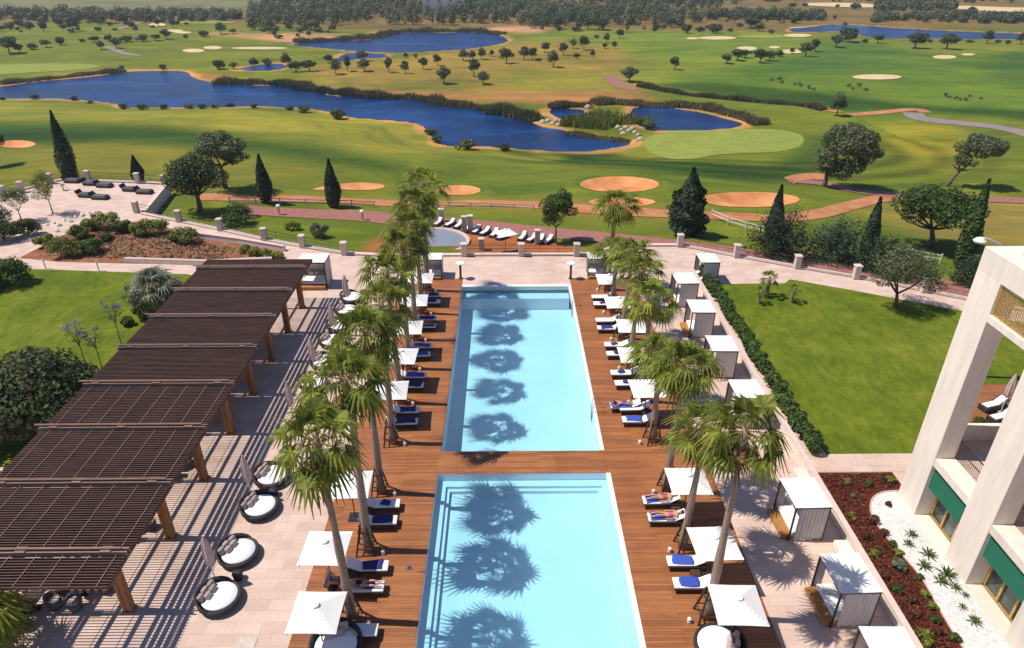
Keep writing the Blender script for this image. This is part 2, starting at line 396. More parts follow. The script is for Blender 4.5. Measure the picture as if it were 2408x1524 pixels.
LK['middle pond']=[(790,140),(812,127),(850,125),(905,128),(900,137),(850,139),(800,146)]
LK['island pond']=[(1292,259),(1340,256),(1376,262),(1382,290),(1340,286),(1302,273)]
LK['green side pond']=[(1484,256),(1520,252),(1560,252),(1604,258),(1650,265),(1700,278),(1748,292),(1720,302),(1660,306),(1600,307),(1540,305),(1492,290)]
LK['far lake']=[(1860,67),(1900,64),(1954,58),(2020,60),(2100,66),(2250,74),(2420,80),(2560,86),(2560,103),(2420,94),(2270,92),(2170,91),(2070,90),(2020,82),(1990,74),(1900,76),(1862,74)]
LK['distant lake']=[(1205,14),(1260,11),(1330,12),(1430,16),(1430,23),(1330,22),(1235,25)]
LKW={k:smoothpoly(gp(v,WZ),4) for k,v in LK.items()}
# bunkers: centre, radii in the plan
def ellpts(cx,cy,rx,ry,n=18,jit=.08,seed=0):
    r=random.Random(seed); return [(cx+rx*math.cos(t)*(1+r.uniform(-jit,jit)),cy+ry*math.sin(t)*(1+r.uniform(-jit,jit))) for t in [2*math.pi*i/n for i in range(n)]]
def und(x,y):
    return (.55*np.sin(x/17+1.3*np.sin(y/31))*np.sin(y/13+.7)+.7*np.sin(x/43+y/57+.4)+.8*np.sin(y/38-x/71+2.0))
def hgen(x,y):
    s=sdf(PLAT,x,y)
    h=-1.25-1.2*smoothstep(2,16,s)-3.3*smoothstep(12,60,s)-3.9*smoothstep(50,120,s)
    h=h+und(x,y)*smoothstep(12,70,s)*.75+1.5*smoothstep(300,900,s)+1.2*smoothstep(250,600,s)*np.sin(x/130+1)*np.sin(y/170)
    h=np.where(s<.25,-3.2,h)
    return h
BK=[]  # bunker outlines, filled below
def hter(x,y,bunk=True):
    x=np.asarray(x,float); y=np.asarray(y,float); h=hgen(x,y)
    D=np.full(x.shape,1e3)
    for k,P in LKW.items():
        A=np.array(P); m=(x>A[:,0].min()-30)&(x<A[:,0].max()+30)&(y>A[:,1].min()-30)&(y<A[:,1].max()+30)
        if m.any(): D[m]=np.minimum(D[m],sdf(P,x[m],y[m]))
    w=.12; bank=WZ+w+(np.maximum(h,WZ+.7)-WZ-w)*smoothstep(0,30,D)
    h=np.where(D>900,h,np.where(D>0,bank,WZ+w+np.maximum(D,-3)*.45))
    if bunk:
        for P,dep in BK:
            A=np.array(P); m=(x>A[:,0].min()-6)&(x<A[:,0].max()+6)&(y>A[:,1].min()-6)&(y<A[:,1].max()+6)
            if not m.any(): continue
            if x.ndim: d=sdf(P,x[m],y[m]); h[m]+= -dep*smoothstep(.3,2.2,-d)+dep*.45*np.exp(-((d-1.2)/1.3)**2)
    return h
NR=620; NC=560; LY0=math.log(34); LY1=math.log(3600)
_yy=np.exp(np.linspace(LY0,LY1,NR))-60; _u=np.linspace(-1.35,1.35,NC); _us=np.sign(_u)*np.abs(_u)**1.15
GY,GU=np.meshgrid(_yy,_us,indexing='ij'); GX=GU*(GY+62); GH=hter(GX.ravel(),GY.ravel(),False).reshape(NR,NC)
def fh(x,y):
    x=np.asarray(x,float); y=np.asarray(y,float)
    r=(np.log(np.maximum(y+60,34.01))-LY0)/(LY1-LY0)*(NR-1); uu=x/(y+62); uu=np.sign(uu)*np.abs(uu)**(1/1.15); c=(uu+1.35)/2.7*(NC-1)
    r=np.clip(r,0,NR-1.001); c=np.clip(c,0,NC-1.001); i=r.astype(int); j=c.astype(int); a=r-i; b=c-j
    return (GH[i,j]*(1-a)*(1-b)+GH[i+1,j]*a*(1-b)+GH[i,j+1]*(1-a)*b+GH[i+1,j+1]*a*b)
def hz(x,y): return float(fh(x,y))
TC={}
def T(px,py):  # survey point on the terrain
    z=-6.0
    for i in range(24):
        x,y=g(px,py,z); z=z*.5+.5*hz(x,y)
    x,y=g(px,py,z); return (x,y,z)
def TP(L): return [T(x,y)[:2] for x,y in L]
bspec=[(845,441,60,9,.5),(1078,450,52,12,.55),(1456,437,93,19,.8),(1462,478,78,11,.5),(1762,473,117,18,.8),(40,341,44,9,.5)]
BKs=[]
for i,(cx,cy,rx,ry,dp) in enumerate(bspec):
    P=TP([(cx+rx*math.cos(t),cy+ry*math.sin(t)*(1.0)) for t in [2*math.pi*k/20 for k in range(20)]])
    BKs.append((smoothpoly(P,3),dp))
BK=BKs
for P,dep in BK:
    A=np.array(P); m=(GX>A[:,0].min()-6)&(GX<A[:,0].max()+6)&(GY>A[:,1].min()-6)&(GY<A[:,1].max()+6)
    d=sdf(P,GX[m],GY[m]); GH[m]+= -dep*smoothstep(.3,2.2,-d)+dep*.45*np.exp(-((d-1.2)/1.3)**2)
# tone polygons (grass kinds, one haze tint): outline, colour, feather in metres
dk=lin(58,92,32,.72); md=lin(98,122,40,.75); ol=lin(124,122,58,.75); lt=lin(136,144,52,.75); br=lin(150,125,72,.75); dgr=lin(46,82,36,.72); tan=lin(176,150,110,.8)
TONES=[
 ([(-200,-4),(2600,-4),(2600,60),(-200,60)],lin(118,112,66,.72),30),
 ([(-200,-4),(640,-4),(600,22),(-200,22)],lin(112,128,84,.75),20),  # distant green field with haze mixed into its colour
 ([(-60,66),(200,60),(420,66),(600,60),(590,80),(300,95),(-60,90)],lin(150,136,84,.75),10),
 ([(450,170),(520,176),(700,200),(900,215),(700,206),(520,196)],br,4),
 ([(-100,60),(600,60),(700,90),(560,165),(-100,170)],lin(108,128,46,.75),12),
 ([(1230,75),(1900,80),(2500,110),(2500,260),(1950,255),(1500,215),(1250,200)],lin(112,134,48,.75),12),
 ([(1480,75),(1850,90),(1950,150),(1900,180),(1600,150),(1450,110)],lin(104,136,50,.75),10),
 ([(1750,150),(2500,130),(2500,250),(2100,270),(1900,250),(1600,210)],lin(92,128,44,.75),8),
 ([(1600,195),(1900,215),(2100,240),(2407,262),(2500,285),(2200,270),(1900,246),(1560,208)],dk,4),
 ([(1950,90),(2150,120),(2100,160),(1900,170),(1820,150)],lin(84,120,50,.75),8),
 ([(2350,130),(2500,125),(2500,215),(2400,205),(2330,180)],lin(78,112,46,.75),6),
 ([(1000,130),(1240,100),(1450,115),(1470,180),(1500,240),(1250,240),(950,205),(800,195),(700,170),(800,150)],lin(138,132,60,.75),8),
 ([(1150,180),(1400,165),(1450,205),(1250,215)],lin(124,134,52,.75),6),
 ([(700,215),(1100,215),(1300,220),(1500,215),(1560,235),(1300,248),(1100,240),(900,222)],br,5),
 ([(500,78),(700,80),(1250,60),(1260,76),(1180,72),(900,74),(760,92),(690,98),(560,90)],tan,6),
 ([(-60,238),(250,252),(450,262),(700,262),(960,296),(1010,328),(1080,352),(1250,366),(1480,350),(1560,318),(1500,372),(1200,385),(950,378),(700,330),(400,300),(-60,285)],lin(134,146,54,.75),7),
 ([(-60,290),(400,306),(700,334),(900,382),(1150,392),(1480,385),(1480,400),(1000,402),(800,395),(500,350),(200,335),(-60,330)],dk,6),
 ([(-60,345),(300,345),(600,380),(800,400),(500,430),(200,420),(-60,425)],lin(112,124,48,.75),8),
 ([(-60,300),(120,300),(200,330),(60,345),(-60,345)],dgr,6),
 ([(1000,405),(1400,400),(1900,400),(1880,430),(1300,470),(1000,470)],lin(96,122,42,.75),6),
 ([(1380,340),(1500,375),(1800,390),(1890,350),(1905,320),(1960,340),(1940,400),(1800,430),(1500,405),(1300,380)],dk,3),
 ([(1960,270),(2140,270),(2140,330),(2050,380),(2100,440),(2000,420),(1960,340),(1900,300)],lin(100,126,40,.75),8),
 ([(2100,310),(2220,300),(2300,340),(2230,400),(2120,380)],lin(140,148,44,.75),6),
 ([(900,380),(1000,360),(1500,395),(1500,412),(1200,418)],lin(104,126,44,.75),4),
 ([(2080,480),(2500,470),(2500,600),(2200,580),(2060,530)],lin(134,132,62,.75),5),
 ([(380,432),(900,460),(1100,478),(1500,500),(1500,495),(1100,470),(800,462),(400,440)],lin(140,130,62,.75),4),
 ([(400,505),(900,520),(1000,600),(800,590),(420,520)],lin(92,120,36,.75),2),
 ([(860,580),(900,555),(960,560),(960,600),(860,600)],lin(160,104,70,.75),1.5),
 ([(1090,545),(1300,570),(1360,598),(1090,600)],lin(150,104,64,.75),1),
]
def build_terrain():
    nr,nc=NR,NC; x=GX.ravel(); y=GY.ravel(); h=GH.ravel()
    me=bpy.data.meshes.new('ground')
    idx=np.arange(nr*nc).reshape(nr,nc); q=np.stack([idx[:-1,:-1],idx[:-1,1:],idx[1:,1:],idx[1:,:-1]],-1).reshape(-1,4)
    me.vertices.add(nr*nc); me.vertices.foreach_set('co',np.stack([x,y,h],1).astype(np.float32).ravel())
    me.loops.add(q.size); me.loops.foreach_set('vertex_index',q.ravel().astype(np.int32))
    me.polygons.add(len(q)); me.polygons.foreach_set('loop_start',np.arange(0,q.size,4,dtype=np.int32)); me.polygons.foreach_set('use_smooth',np.ones(len(q),bool))
    me.update(calc_edges=True)
    c=np.tile(np.array(md),(len(x),1))
    wob=3*np.sin(x/9+y/23)+2*np.sin(y/7-x/19)
    for P,cl,fe in TONES:
        W=TP(P); A=np.array(W); m=(x>A[:,0].min()-fe*2)&(x<A[:,0].max()+fe*2)&(y>A[:,1].min()-fe*2)&(y<A[:,1].max()+fe*2)
        d=sdf(smoothpoly(W,3),x[m],y[m])+wob[m]*min(1,fe/8); w=smoothstep(fe,-fe,d)[:,None]; c[m]=c[m]*(1-w)+np.array(cl)*w
    # mowing bands round the big green
    G=np.array(T(1700,338)[:2]); r=np.hypot((x-G[0]),(y-G[1])*1.25)+1.5*np.sin(x/11)
    band=.5+.5*np.sin(r/1.35); w=(smoothstep(24,28,r)*smoothstep(62,45,r)*(y<G[1]+8))[:,None]*.42
    c=c*(1-w*band[:,None])
    # bare banks by the water (pale dry soil at the rim)
    for k,P in LKW.items():
        A=np.array(P); m=(x>A[:,0].min()-6)&(x<A[:,0].max()+6)&(y>A[:,1].min()-6)&(y<A[:,1].max()+6)
        if not m.any(): continue
        d=sdf(P,x[m],y[m]); nz=np.sin(x[m]/6.1+1)*np.sin(y[m]/4.7)+.6*np.sin(x[m]/2.3-y[m]/3.1); w=(smoothstep(3.0+.9*nz,1.5+.9*nz,d)*.9)[:,None]; c[m]=c[m]*(1-w)+np.array(lin(184,152,84,.75))*w
    a=me.color_attributes.new('tone','FLOAT_COLOR','POINT'); a.data.foreach_set('color',np.concatenate([c,np.ones((len(c),1))],1).astype(np.float32).ravel())
    me.materials.append(M['terrain']); o=bpy.data.objects.new('ground',me); COL.objects.link(o); struct(o)
build_terrain()
def drape(name,P,mat,off=.06,step=2.0,kind='structure',smooth=True,flat=None):
    P=smoothpoly(P,5) if smooth else P
    A=np.array(P); x0,y0=A.min(0); x1,y1=A.max(0); st=max(step,(x1-x0)/60,(y1-y0)/60)
    gx,gy=np.meshgrid(np.arange(x0,x1,st)+.01,np.arange(y0,y1,st)+.01); gx=gx.ravel(); gy=gy.ravel()
    d=sdf(P,gx,gy); k=d<-st*.35; pts=[tuple(p) for p in P]+list(zip(gx[k],gy[k])); n=len(P)
    vs,es,fs,_,_,_=geometry.delaunay_2d_cdt([Vector(p) for p in pts],[(i,(i+1)%n) for i in range(n)],[],1,1e-5)
    V=np.array([(v.x,v.y) for v in vs]); z=(fh(V[:,0],V[:,1])+off) if flat is None else np.full(len(V),flat)
    mb=MB(); mb.add([(V[i,0],V[i,1],z[i]) for i in range(len(V))],[tuple(f) for f in fs])
    o=mb.build(name,mat,smooth=True)
    # faces up
    me=o.data
    if len(me.polygons) and sum(p.normal.z*p.area for p in me.polygons)<0: me.flip_normals()
    if kind: o['kind']=kind
    return o
def ribbon(name,L,width,mat,off=.06,step=1.2,flat=None,px=True,taper=False):
    W=TP(L) if px else L; W=smoothpoly(W,12,False)
    # resample
    pts=[Vector(W[0])]
    for p in W[1:]:
        p=Vector(p)
        if (p-pts[-1]).length>step: pts.append(p)
    na=max(2,int(width/1.0)+2); V=[];F=[]
    for i,p in enumerate(pts):
        d=(pts[min(i+1,len(pts)-1)]-pts[max(i-1,0)]).normalized(); nn=Vector((-d.y,d.x))
        for k in range(na): q=p+nn*width*(k/(na-1)-.5); V.append((q.x,q.y))
    V=np.array(V); z=fh(V[:,0],V[:,1])+off if flat is None else np.full(len(V),flat)
    for i in range(len(pts)-1):
        for k in range(na-1): F.append((i*na+k,i*na+k+1,(i+1)*na+k+1,(i+1)*na+k))
    mb=MB(); mb.add([(V[i,0],V[i,1],z[i]) for i in range(len(V))],F); o=mb.build(name,mat,smooth=True)
    if sum(p.normal.z for p in o.data.polygons)<0: o.data.flip_normals()
    return struct(o)
for k,P in LKW.items(): drape('lake' if 'lake' in k else 'pond',P,'lake',flat=WZ,step=8,smooth=False)
for (P,dp) in BK: drape('sand_bunker',P,'sand',.07,.8,smooth=False)
def eD(cx,cy,rx,ry,n=16): return TP([(cx+rx*math.cos(t),cy+ry*math.sin(t)) for t in [2*math.pi*k/n for k in range(n)]])
drape('sand_bunker',TP([(735,446),(770,438),(800,436),(800,444),(770,447)]),'sand',.05,1)
for (cx,cy,rx,ry) in [(370,59,19,4.5),(455,120,26,4.5),(500,113,22,4),(410,73,20,3),(430,77,20,2.5),(2061,182,58,6),(2220,135,28,4.5),(1686,90,44,4),(1628,91,15,2.5),(1755,115,24,5),(1875,84,32,4),(1860,122,26,5),(1820,112,13,3),(610,114,66,3),(2275,129,16,2.5),(1895,66,40,2.2)]:
    drape('sand_bunker',eD(cx,cy,rx,ry),'sand_pale',.12,1.5)
drape('putting_green',TP([(1513,338),(1525,322),(1575,309),(1640,304),(1720,303),(1820,305),(1872,314),(1890,330),(1872,348),(1820,358),(1740,361),(1680,365),(1630,374),(1580,374),(1535,362)]),'grasspale',.05,2)
drape('putting_green',TP([(-60,158),(30,152),(150,150),(232,155),(200,164),(100,170),(-60,178)]),'grasspale',.1,3)
for (cx,cy,rx,ry) in [(480,53,75,3.5),(1790,87,60,4)]: drape('putting_green',eD(cx,cy,rx,ry),'grasspale',.15,3)
drape('field',TP([(2240,14),(2600,22),(2600,30),(2407,29),(2280,25),(2225,18)]),'sand_pale',.3,8)
drape('field',TP([(1900,8),(2040,10),(2060,18),(1960,17),(1890,13)]),'sand_pale',.3,8)
ribbon('brick_path',[(540,493),(600,497),(720,503),(860,509),(920,516),(1000,523),(1100,530),(1200,539),(1300,549),(1390,556),(1480,566),(1600,580),(1750,600),(1900,630),(2080,650),(2200,668),(2300,692),(2420,715)],4.2,'brickpath',.06)
ribbon('dirt_path',[(470,464),(560,466),(700,469),(900,478),(1040,481),(1150,478),(1270,484),(1400,494),(1500,500),(1600,505),(1750,512),(1850,514),(1930,503),(2000,484),(2080,466),(2150,460)],3.0,'dirtpath',.07)
ribbon('cart_path',[(1850,425),(1930,432),(2000,447),(2080,458),(2200,464),(2407,474),(2520,480)],3.6,'brickpath',.10)
ribbon('cart_path',[(1436,180),(1445,193),(1465,205),(1500,212)],4.5,'brickpath',.10)
ribbon('cart_path',[(2145,266),(2165,280),(2250,290),(2330,298),(2400,312),(2450,330)],5,'greypath',.10)
ribbon('cart_path',[(250,110),(270,118),(300,128),(335,132)],3.5,'greypath',.12)
ribbon('cart_path',[(275,70),(300,62),(330,52)],4,'greypath',.15)
drape('bare_ground',TP([(1842,420),(1870,412),(1905,409),(1935,412),(1942,424),(1905,424),(1878,428),(1862,436),(1868,426)]),'dirtpath',.13,1)
ribbon('cart_path',[(1880,246),(1960,262),(2060,266),(2150,258),(2180,268)],3,'dirtpath',.10)
# ================================================================ resort platform
PX=dict(dl=-9.35,dr=11.7,p1=(-3.85,5.82,32.1,55.35),p2=(-3.92,5.9,13.0,30.1))
def flatpoly(name,outer,holes,z,mat,kind='structure'):
    loops=[[Vector((x,y,0)) for x,y in outer]]+[[Vector((x,y,0)) for x,y in h] for h in holes]
    pts=[p for l in loops for p in l]; tri=geometry.tessellate_polygon(loops)
    mb=MB(); mb.add([(p.x,p.y,z) for p in pts],[tuple(t) for t in tri]); o=mb.build(name,mat,recalc=False)
    if sum(p.normal.z*p.area for p in o.data.polygons)<0: o.data.flip_normals()
    for p in o.data.polygons:
        if p.normal.z<0: p.flip()
    o['kind']=kind; return o
RH=[(-9.35,8),(11.7,8),(11.7,56.6),(-9.35,56.6)]
flatpoly('stone_terrace',PLAT,[RH],0,'paving')
flatpoly('timber_deck',[(-9.35,8),(11.7,8),(11.7,56.6),(5.82+.02,56.6),(5.82+.02,32.1),(-3.87,32.1),(-3.87,56.6),(-9.35,56.6)],[[(-3.92,13),(5.9,13),(5.9,30.1),(-3.92,30.1)]],.004,'deck')
flatpoly('stone_terrace',[(-3.87,55.35),(5.84,55.35),(5.84,56.6),(-3.87,56.6)],[],0,'paving')
# terrace retaining wall (its outer face) with stone coping
n=len(PLAT); A=PLAT[:23]
mb=MB(); mc=MB()
for i in range(22):
    (x0,y0),(x1,y1)=A[i],A[i+1]; mb.bar((x0,y0,-2.3),(x1,y1,-2.3),.35,4.55)
    mc.bar((x0,y0,.12),(x1,y1,.12),.5,.12)
t=thing('retaining_wall','long pale rendered retaining wall with pink stone coping along the garden edge of the terrace','wall')
mb.build('wall_face','stucco',t); mc.build('coping','pinkstone',t)
# pools
def pool(name,x0,x1,y0,y1,depth,ledge,label):
    mb=MB(); wz=-.12; t=.0
    L=[(x0,x1,y0,y1,.0,-.32)] if ledge else []
    # stepped shell: list of (inset, top z) rings
    steps=([(0,0.0),(0,-.50),(.50,-.50),(.50,-.66),(.72,-.66),(.72,-depth)] if ledge else [(0,0.0),(0,-depth)])
    v=[];f=[]
    for i,(ins,z) in enumerate(steps): v+=[(x0+ins,y0+ins,z),(x1-ins,y0+ins,z),(x1-ins,y1-ins,z),(x0+ins,y1-ins,z)]
    for i in range(len(steps)-1):
        for k in range(4): f.append((i*4+k,i*4+4+k,i*4+4+(k+1)%4,i*4+(k+1)%4))
    b=(len(steps)-1)*4; f.append((b,b+1,b+2,b+3)); mb.add(v,f)
    root=thing(name,label,'swimming pool'); 
    o=mb.build('basin','tile',root,recalc=False)
    w=MB(); w.add([(x0,y0,wz),(x1,y0,wz),(x1,y1,wz),(x0,y1,wz)],[(0,1,2,3)]); w.build('pool_water','poolwater',root,recalc=False)
    return root
r1=pool('swimming_pool',-3.85,5.82,32.1,55.35,1.7,False,'long deep swimming pool at the far end of the timber deck, nearest the golf course')
mc=MB(); mc.box(5.60,5.84,32.1,55.35,-.30,.02); mc.box(-3.87,5.60,54.9,55.37,-.30,.022); mc.build('coping','white_paint',r1)
mc=MB(); mc.box(-3.84,5.6,53.75,54.89,-1.7,-.62); mc.build('step','tile',r1)
r2=pool('swimming_pool',-3.92,5.9,13.0,30.1,.86,True,'shallower swimming pool with stepped ledges in the foreground of the deck')
mc=MB(); mc.box(5.68,5.92,13,30.1,-.30,.02); mc.build('coping','white_paint',r2)
def ladder(x,y,label):
    t=thing('pool_ladder',label,'pool ladder',(x,y,0))
    for dy in (-.27,.27):
        m=MB(); m.tube([(.5,dy,0),(.5,dy,.6),(.35,dy,.8),(0.1,dy,.82),(-.12,dy,.6),(-.14,dy,-.9)],.022,6); m.build('rail','steel',t)
    for z in (-.25,-.5,-.75): m=MB(); m.bar((-.14,-.27,z),(-.14,.27,z),.08,.03); m.build('tread','steel',t)
ladder(5.7,36.2,'steel pool ladder on the right side of the far pool, nearer the cross deck')
ladder(5.7,50.8,'steel pool ladder on the right side of the far pool, near its far end')
# lawns, paths and beds on the platform
drape('lawn',[(18.9,31.6),(18.7,56.3)]+gp([(1700,668),(1845,666),(1857,657),(2000,682),(2270,733),(2420,762)])+[(60,44),(60,31.6)],'lawn',flat=.010,step=6,smooth=False)
ll=gp([(55,632),(200,637),(440,645),(490,655)]); drape('lawn',ll+[(-27.5,50),(-27,40),(-26.5,31),(-60,31)]+gp([(-60,640),(0,632)]),'lawn',flat=.010,step=6,smooth=False)
drape('planting_bed',gp([(45,607),(150,552),(230,530),(330,520),(430,545),(560,568),(668,592),(640,612),(500,622),(300,620),(140,616)]),'mulch_far',flat=.012,step=5,smooth=False)
ribbon('garden_path',gp([(-80,640),(0,606),(70,575),(130,545),(180,522)]),1.6,'paving',px=False,flat=.02)
pc=gp([(2150,1155),(2110,1155),(2070,1160),(2048,1178),(2050,1215),(2090,1272),(2160,1352),(2200,1420),(2235,1480),(2270,1535)])
pcs=smoothpoly(pc,6,False)+[(17.9,15),(22.5,15),(22.5,28.2)]
drape('pebble_bed',pcs,'pebble',flat=.03,step=2,smooth=False)
drape('mulch_bed',[(17.35,30.0),(22.0,30.0)]+[(22.0,28.3)]+[(19.5,14),(17.35,14)][0:0]+[(22.0,14),(17.35,14)],'mulch',flat=.012,step=2,smooth=False)
ribbon('garden_path',[(16.0,30.8),(24,30.85),(60,30.9)],1.55,'paving',px=False,flat=.016)
m=MB(); 
pk=smoothpoly(pc,6,False)
for a,b in zip(pk[:-1],pk[1:]): m.bar((*a,.02),(*b,.02),.06,.10)
tag(m.build('edging_strip','pillar'),'thin pale edging strip between the white pebbles and the red mulch','edging')
# ================================================================ vegetation
def skel(name_loc,parent,r=.16,h=2.0,lean=(0,0),limbs=4,spread=1.2,mat='trunk',seed=0,up=1.0):
    rd=random.Random(seed); m=MB(); top=(lean[0],lean[1],h)
    m.tube([(0,0,-.5),(lean[0]*.2,lean[1]*.2,h*.35),(lean[0]*.6,lean[1]*.6,h*.7),top],[r*1.5,r*1.1,r*.9,r*.7],7)
    for i in range(limbs):
        a=2*math.pi*i/limbs+rd.uniform(-.5,.5); s=spread*rd.uniform(.7,1.2)
        m.tube([top,(top[0]+math.cos(a)*s*.5,top[1]+math.sin(a)*s*.5,h+up*.45),(top[0]+math.cos(a)*s,top[1]+math.sin(a)*s,h+up*1.1)],[r*.6,r*.4,r*.15],5,False)
    return m.build('trunk',mat,parent,smooth=True)
def tree(name,label,cat,blobs,n,leaf,mat,seed,th=2.0,tr=.16,lean=(0,0),limbs=4,spread=1.2,lumps=14,aspect=.55,up=1.0,upbias=.3):
    t=thing(name,label,cat,(0,0,-50))
    mesh_np('crown',crown(blobs,n,leaf,seed,lumps,upbias,aspect),4,mat,t)
    skel('trunk',t,tr,th,lean,limbs,spread,'trunk',seed,up)
    return t
# prototypes of the scattered golf-course trees, crown about 4 m wide
pr=[]
for i,(w,hh,mt) in enumerate([(2.0,1.7,'leaf_olive'),(1.7,2.0,'leaf_olive'),(2.2,1.5,'leaf_dark'),(1.6,1.6,'leaf_olive')]):
    pr.append(tree('olive_tree','x','tree',[((0,0,1.0+hh),(w,w*.95,hh)),((w*.5,0,.9+hh*.7),(w*.7,w*.7,hh*.6)),((-w*.45,w*.3,.8+hh*.6),(w*.6,w*.6,hh*.55))],1900,.16,mt,20+i,th=1.2,tr=.14,lumps=12,spread=1.3))
bushp=[]
for i,mt in enumerate(['leaf_dark','leaf_olive','leaf_green']):
    t=thing('shrub','x','shrub',(0,0,-50)); mesh_np('foliage',crown([((0,0,.75),(1.25,1.1,.85))],900,.13,60+i,9),4,mt,t); 
    m=MB(); [m.tube([(0,0,-.2),(.5*math.cos(a),.5*math.sin(a),.7)],[.05,.02],5) for a in (0,1.6,3.2,4.7)]; m.build('stem','trunk',t); bushp.append(t)
def pxm(px,py,z): # metres per survey pixel at a ground point
    x,y=g(px,py,z); return math.hypot(math.hypot(x,y),CH-z)*math.cos(math.atan((762-py)/FPX))*1.0/FPX if False else ((y*math.cos(TILT)+(CH-z)*math.sin(TILT))/FPX)
# (x, base y, width, height) in survey pixels
C1=.3332
far1=[(70,378,110,130),(140,372,60,60),(230,350,80,50),(330,335,60,60),(430,318,80,60),(580,300,50,30),(670,300,60,50),(715,350,50,60),(770,290,70,50),(825,342,70,75),(900,296,100,50),(1010,292,90,52),(1100,288,60,50),(1175,278,70,70),(1310,272,50,30),(1440,262,100,50),(1560,242,80,80),(1640,240,50,40),(1545,490,110,75),(1650,488,60,50),(1795,480,70,70),(1890,482,70,70),(2025,476,70,100),(2090,508,90,85),(2185,505,100,90),(2320,450,50,70),(2370,525,80,110),(1150,490,70,40),(860,490,50,30),(1780,212,60,70),(2230,222,110,90),(80,212,90,60),(210,210,80,60),(300,196,80,50),(420,182,90,60),(530,165,80,60),(690,175,60,50),(960,215,40,30),(1560,120,60,60),(1630,118,50,50),(450,215,50,40)]
far2=[(45,505,70,110),(150,432,90,80),(165,505,90,90),(335,512,60,110),(450,520,65,85),(580,492,50,95),(680,465,50,90),(455,415,40,40),(525,415,40,40),(860,430,70,80),(925,428,60,70),(990,420,60,80),(725,592,100,120),(935,542,85,140),(1000,595,90,90),(1060,400,40,45),(1165,450,90,120),(1290,425,75,90),(1345,425,60,100),(1435,372,60,80),(1495,475,80,115),(1565,392,60,100),(1635,345,50,70),(1710,355,60,110),(1770,410,38,60),(1870,305,45,70),(1925,345,40,50),(1860,345,35,45),(1965,275,45,75),(2015,232,35,50),(2350,495,75,110),(2030,578,120,105),(1660,420,40,50),(1390,440,40,35),(1800,270,60,25)]
far3=[(310,450,90,80),(385,430,100,95),(440,412,70,70),(545,445,80,110),(610,430,90,80),(680,400,70,50),(770,380,50,40),(865,400,100,110),(930,365,80,100),(1080,335,90,90),(1160,298,150,115),(1375,305,80,70),(1635,342,130,120),(1860,348,140,120),(2145,308,80,85),(2385,312,90,75),(1285,302,60,30),(1740,302,40,30),(1085,820,110,165),(225,235,140,70),(30,235,90,70),(540,222,70,60),(620,240,50,35),(2020,302,60,25),(2220,305,50,28),(2290,310,50,30),(1215,65,90,45),(1090,55,40,25),(1070,135,40,30),(775,50,70,30),(860,45,60,25),(370,30,50,30),(2040,80,60,35),(330,120,140,45),(430,125,110,55),(520,130,90,60),(640,135,150,75),(780,140,110,40)]
tl=[('left half',0,far1),('middle',802.4,far2),('right half',1604.7,far3)]
def lmk(x,y):
    if y<92: return 'near the far woods'
    if x<480: return 'beyond the main lake at left'
    if x<820: return 'between the two big lakes'
    if x<1160: return 'below the upper lake'
    if x<1480: return 'on the middle hillside'
    if x<1700: return 'beyond the green side pond'
    if x<1960: return 'on the right fairways'
    return 'by the far lake'
ents=[]
for nm,ox,L in tl:
    for (cx,by,w_,h_) in L: ents.append((ox+cx*C1,by*C1,w_*C1,h_*C1))
groups={}
for e in ents: groups.setdefault(lmk(e[0],e[1]),[]).append(e)
for lm,L in groups.items():
    L.sort(key=lambda e:e[0])
    for i,(x,y,w_,h_) in enumerate(L):
        X,Y,Z=T(x,y); k=pxm(x,y,Z); W=w_*k; Hh=h_*k
        low=(w_>h_*1.25)
        rr=random.Random(int(x*7+y)); 
        if low:
            p=rr.choice(bushp); s=(W/2.5,W/2.7,max(.6,Hh/1.6)); kind='dark shrub'
        else:
            p=rr.choice(pr); s=(W/3.3,W/3.3,max(Hh,W*.7)/4.1); kind='small olive tree'
        place(p,(X,Y,Z-.1),rr.uniform(0,6.28),f'{kind} {lm}, {ordn(i)} from the left',f'trees {lm}',s)
def scat(P,n,lab,seed,smin=1.6,smax=3.4):
    W=TP(P); A=np.array(W); r=random.Random(seed); L=[]
    while len(L)<n:
        x=r.uniform(A[:,0].min(),A[:,0].max()); y=r.uniform(A[:,1].min(),A[:,1].max())
        if float(sdf(W,np.array([x]),np.array([y]))[0])<0: L.append((x,y))
    L.sort(key=lambda q:q[0]/q[1])
    for i,(x,y) in enumerate(L):
        k=r.uniform(smin,smax); place(r.choice(bushp) if r.random()<.6 else r.choice(pr),(x,y,hz(x,y)-.1),r.uniform(0,6.28),f'dark bush {lab}, {ordn(i)} from the left',f'bushes {lab}',(k,k,k*.75) if r.random()<.6 else k*.6)
scat([(0,50),(420,48),(500,56),(380,72),(150,78),(0,84)],46,'on the rough slope at far left',31,1.2,2.2)
scat([(600,74),(760,64),(800,80),(690,94),(600,90)],16,'on the bare ground left of the upper lake',32,1.0,1.8)
scat([(1240,64),(1480,62),(1620,60),(1800,66),(1700,78),(1500,74),(1250,74)],26,'along the edge of the far woods at right',33,1.6,2.6)
scat([(1700,56),(1950,56),(2040,62),(1980,56),(1700,50)],12,'near the tip of the far lake',34,1.2,2.2)
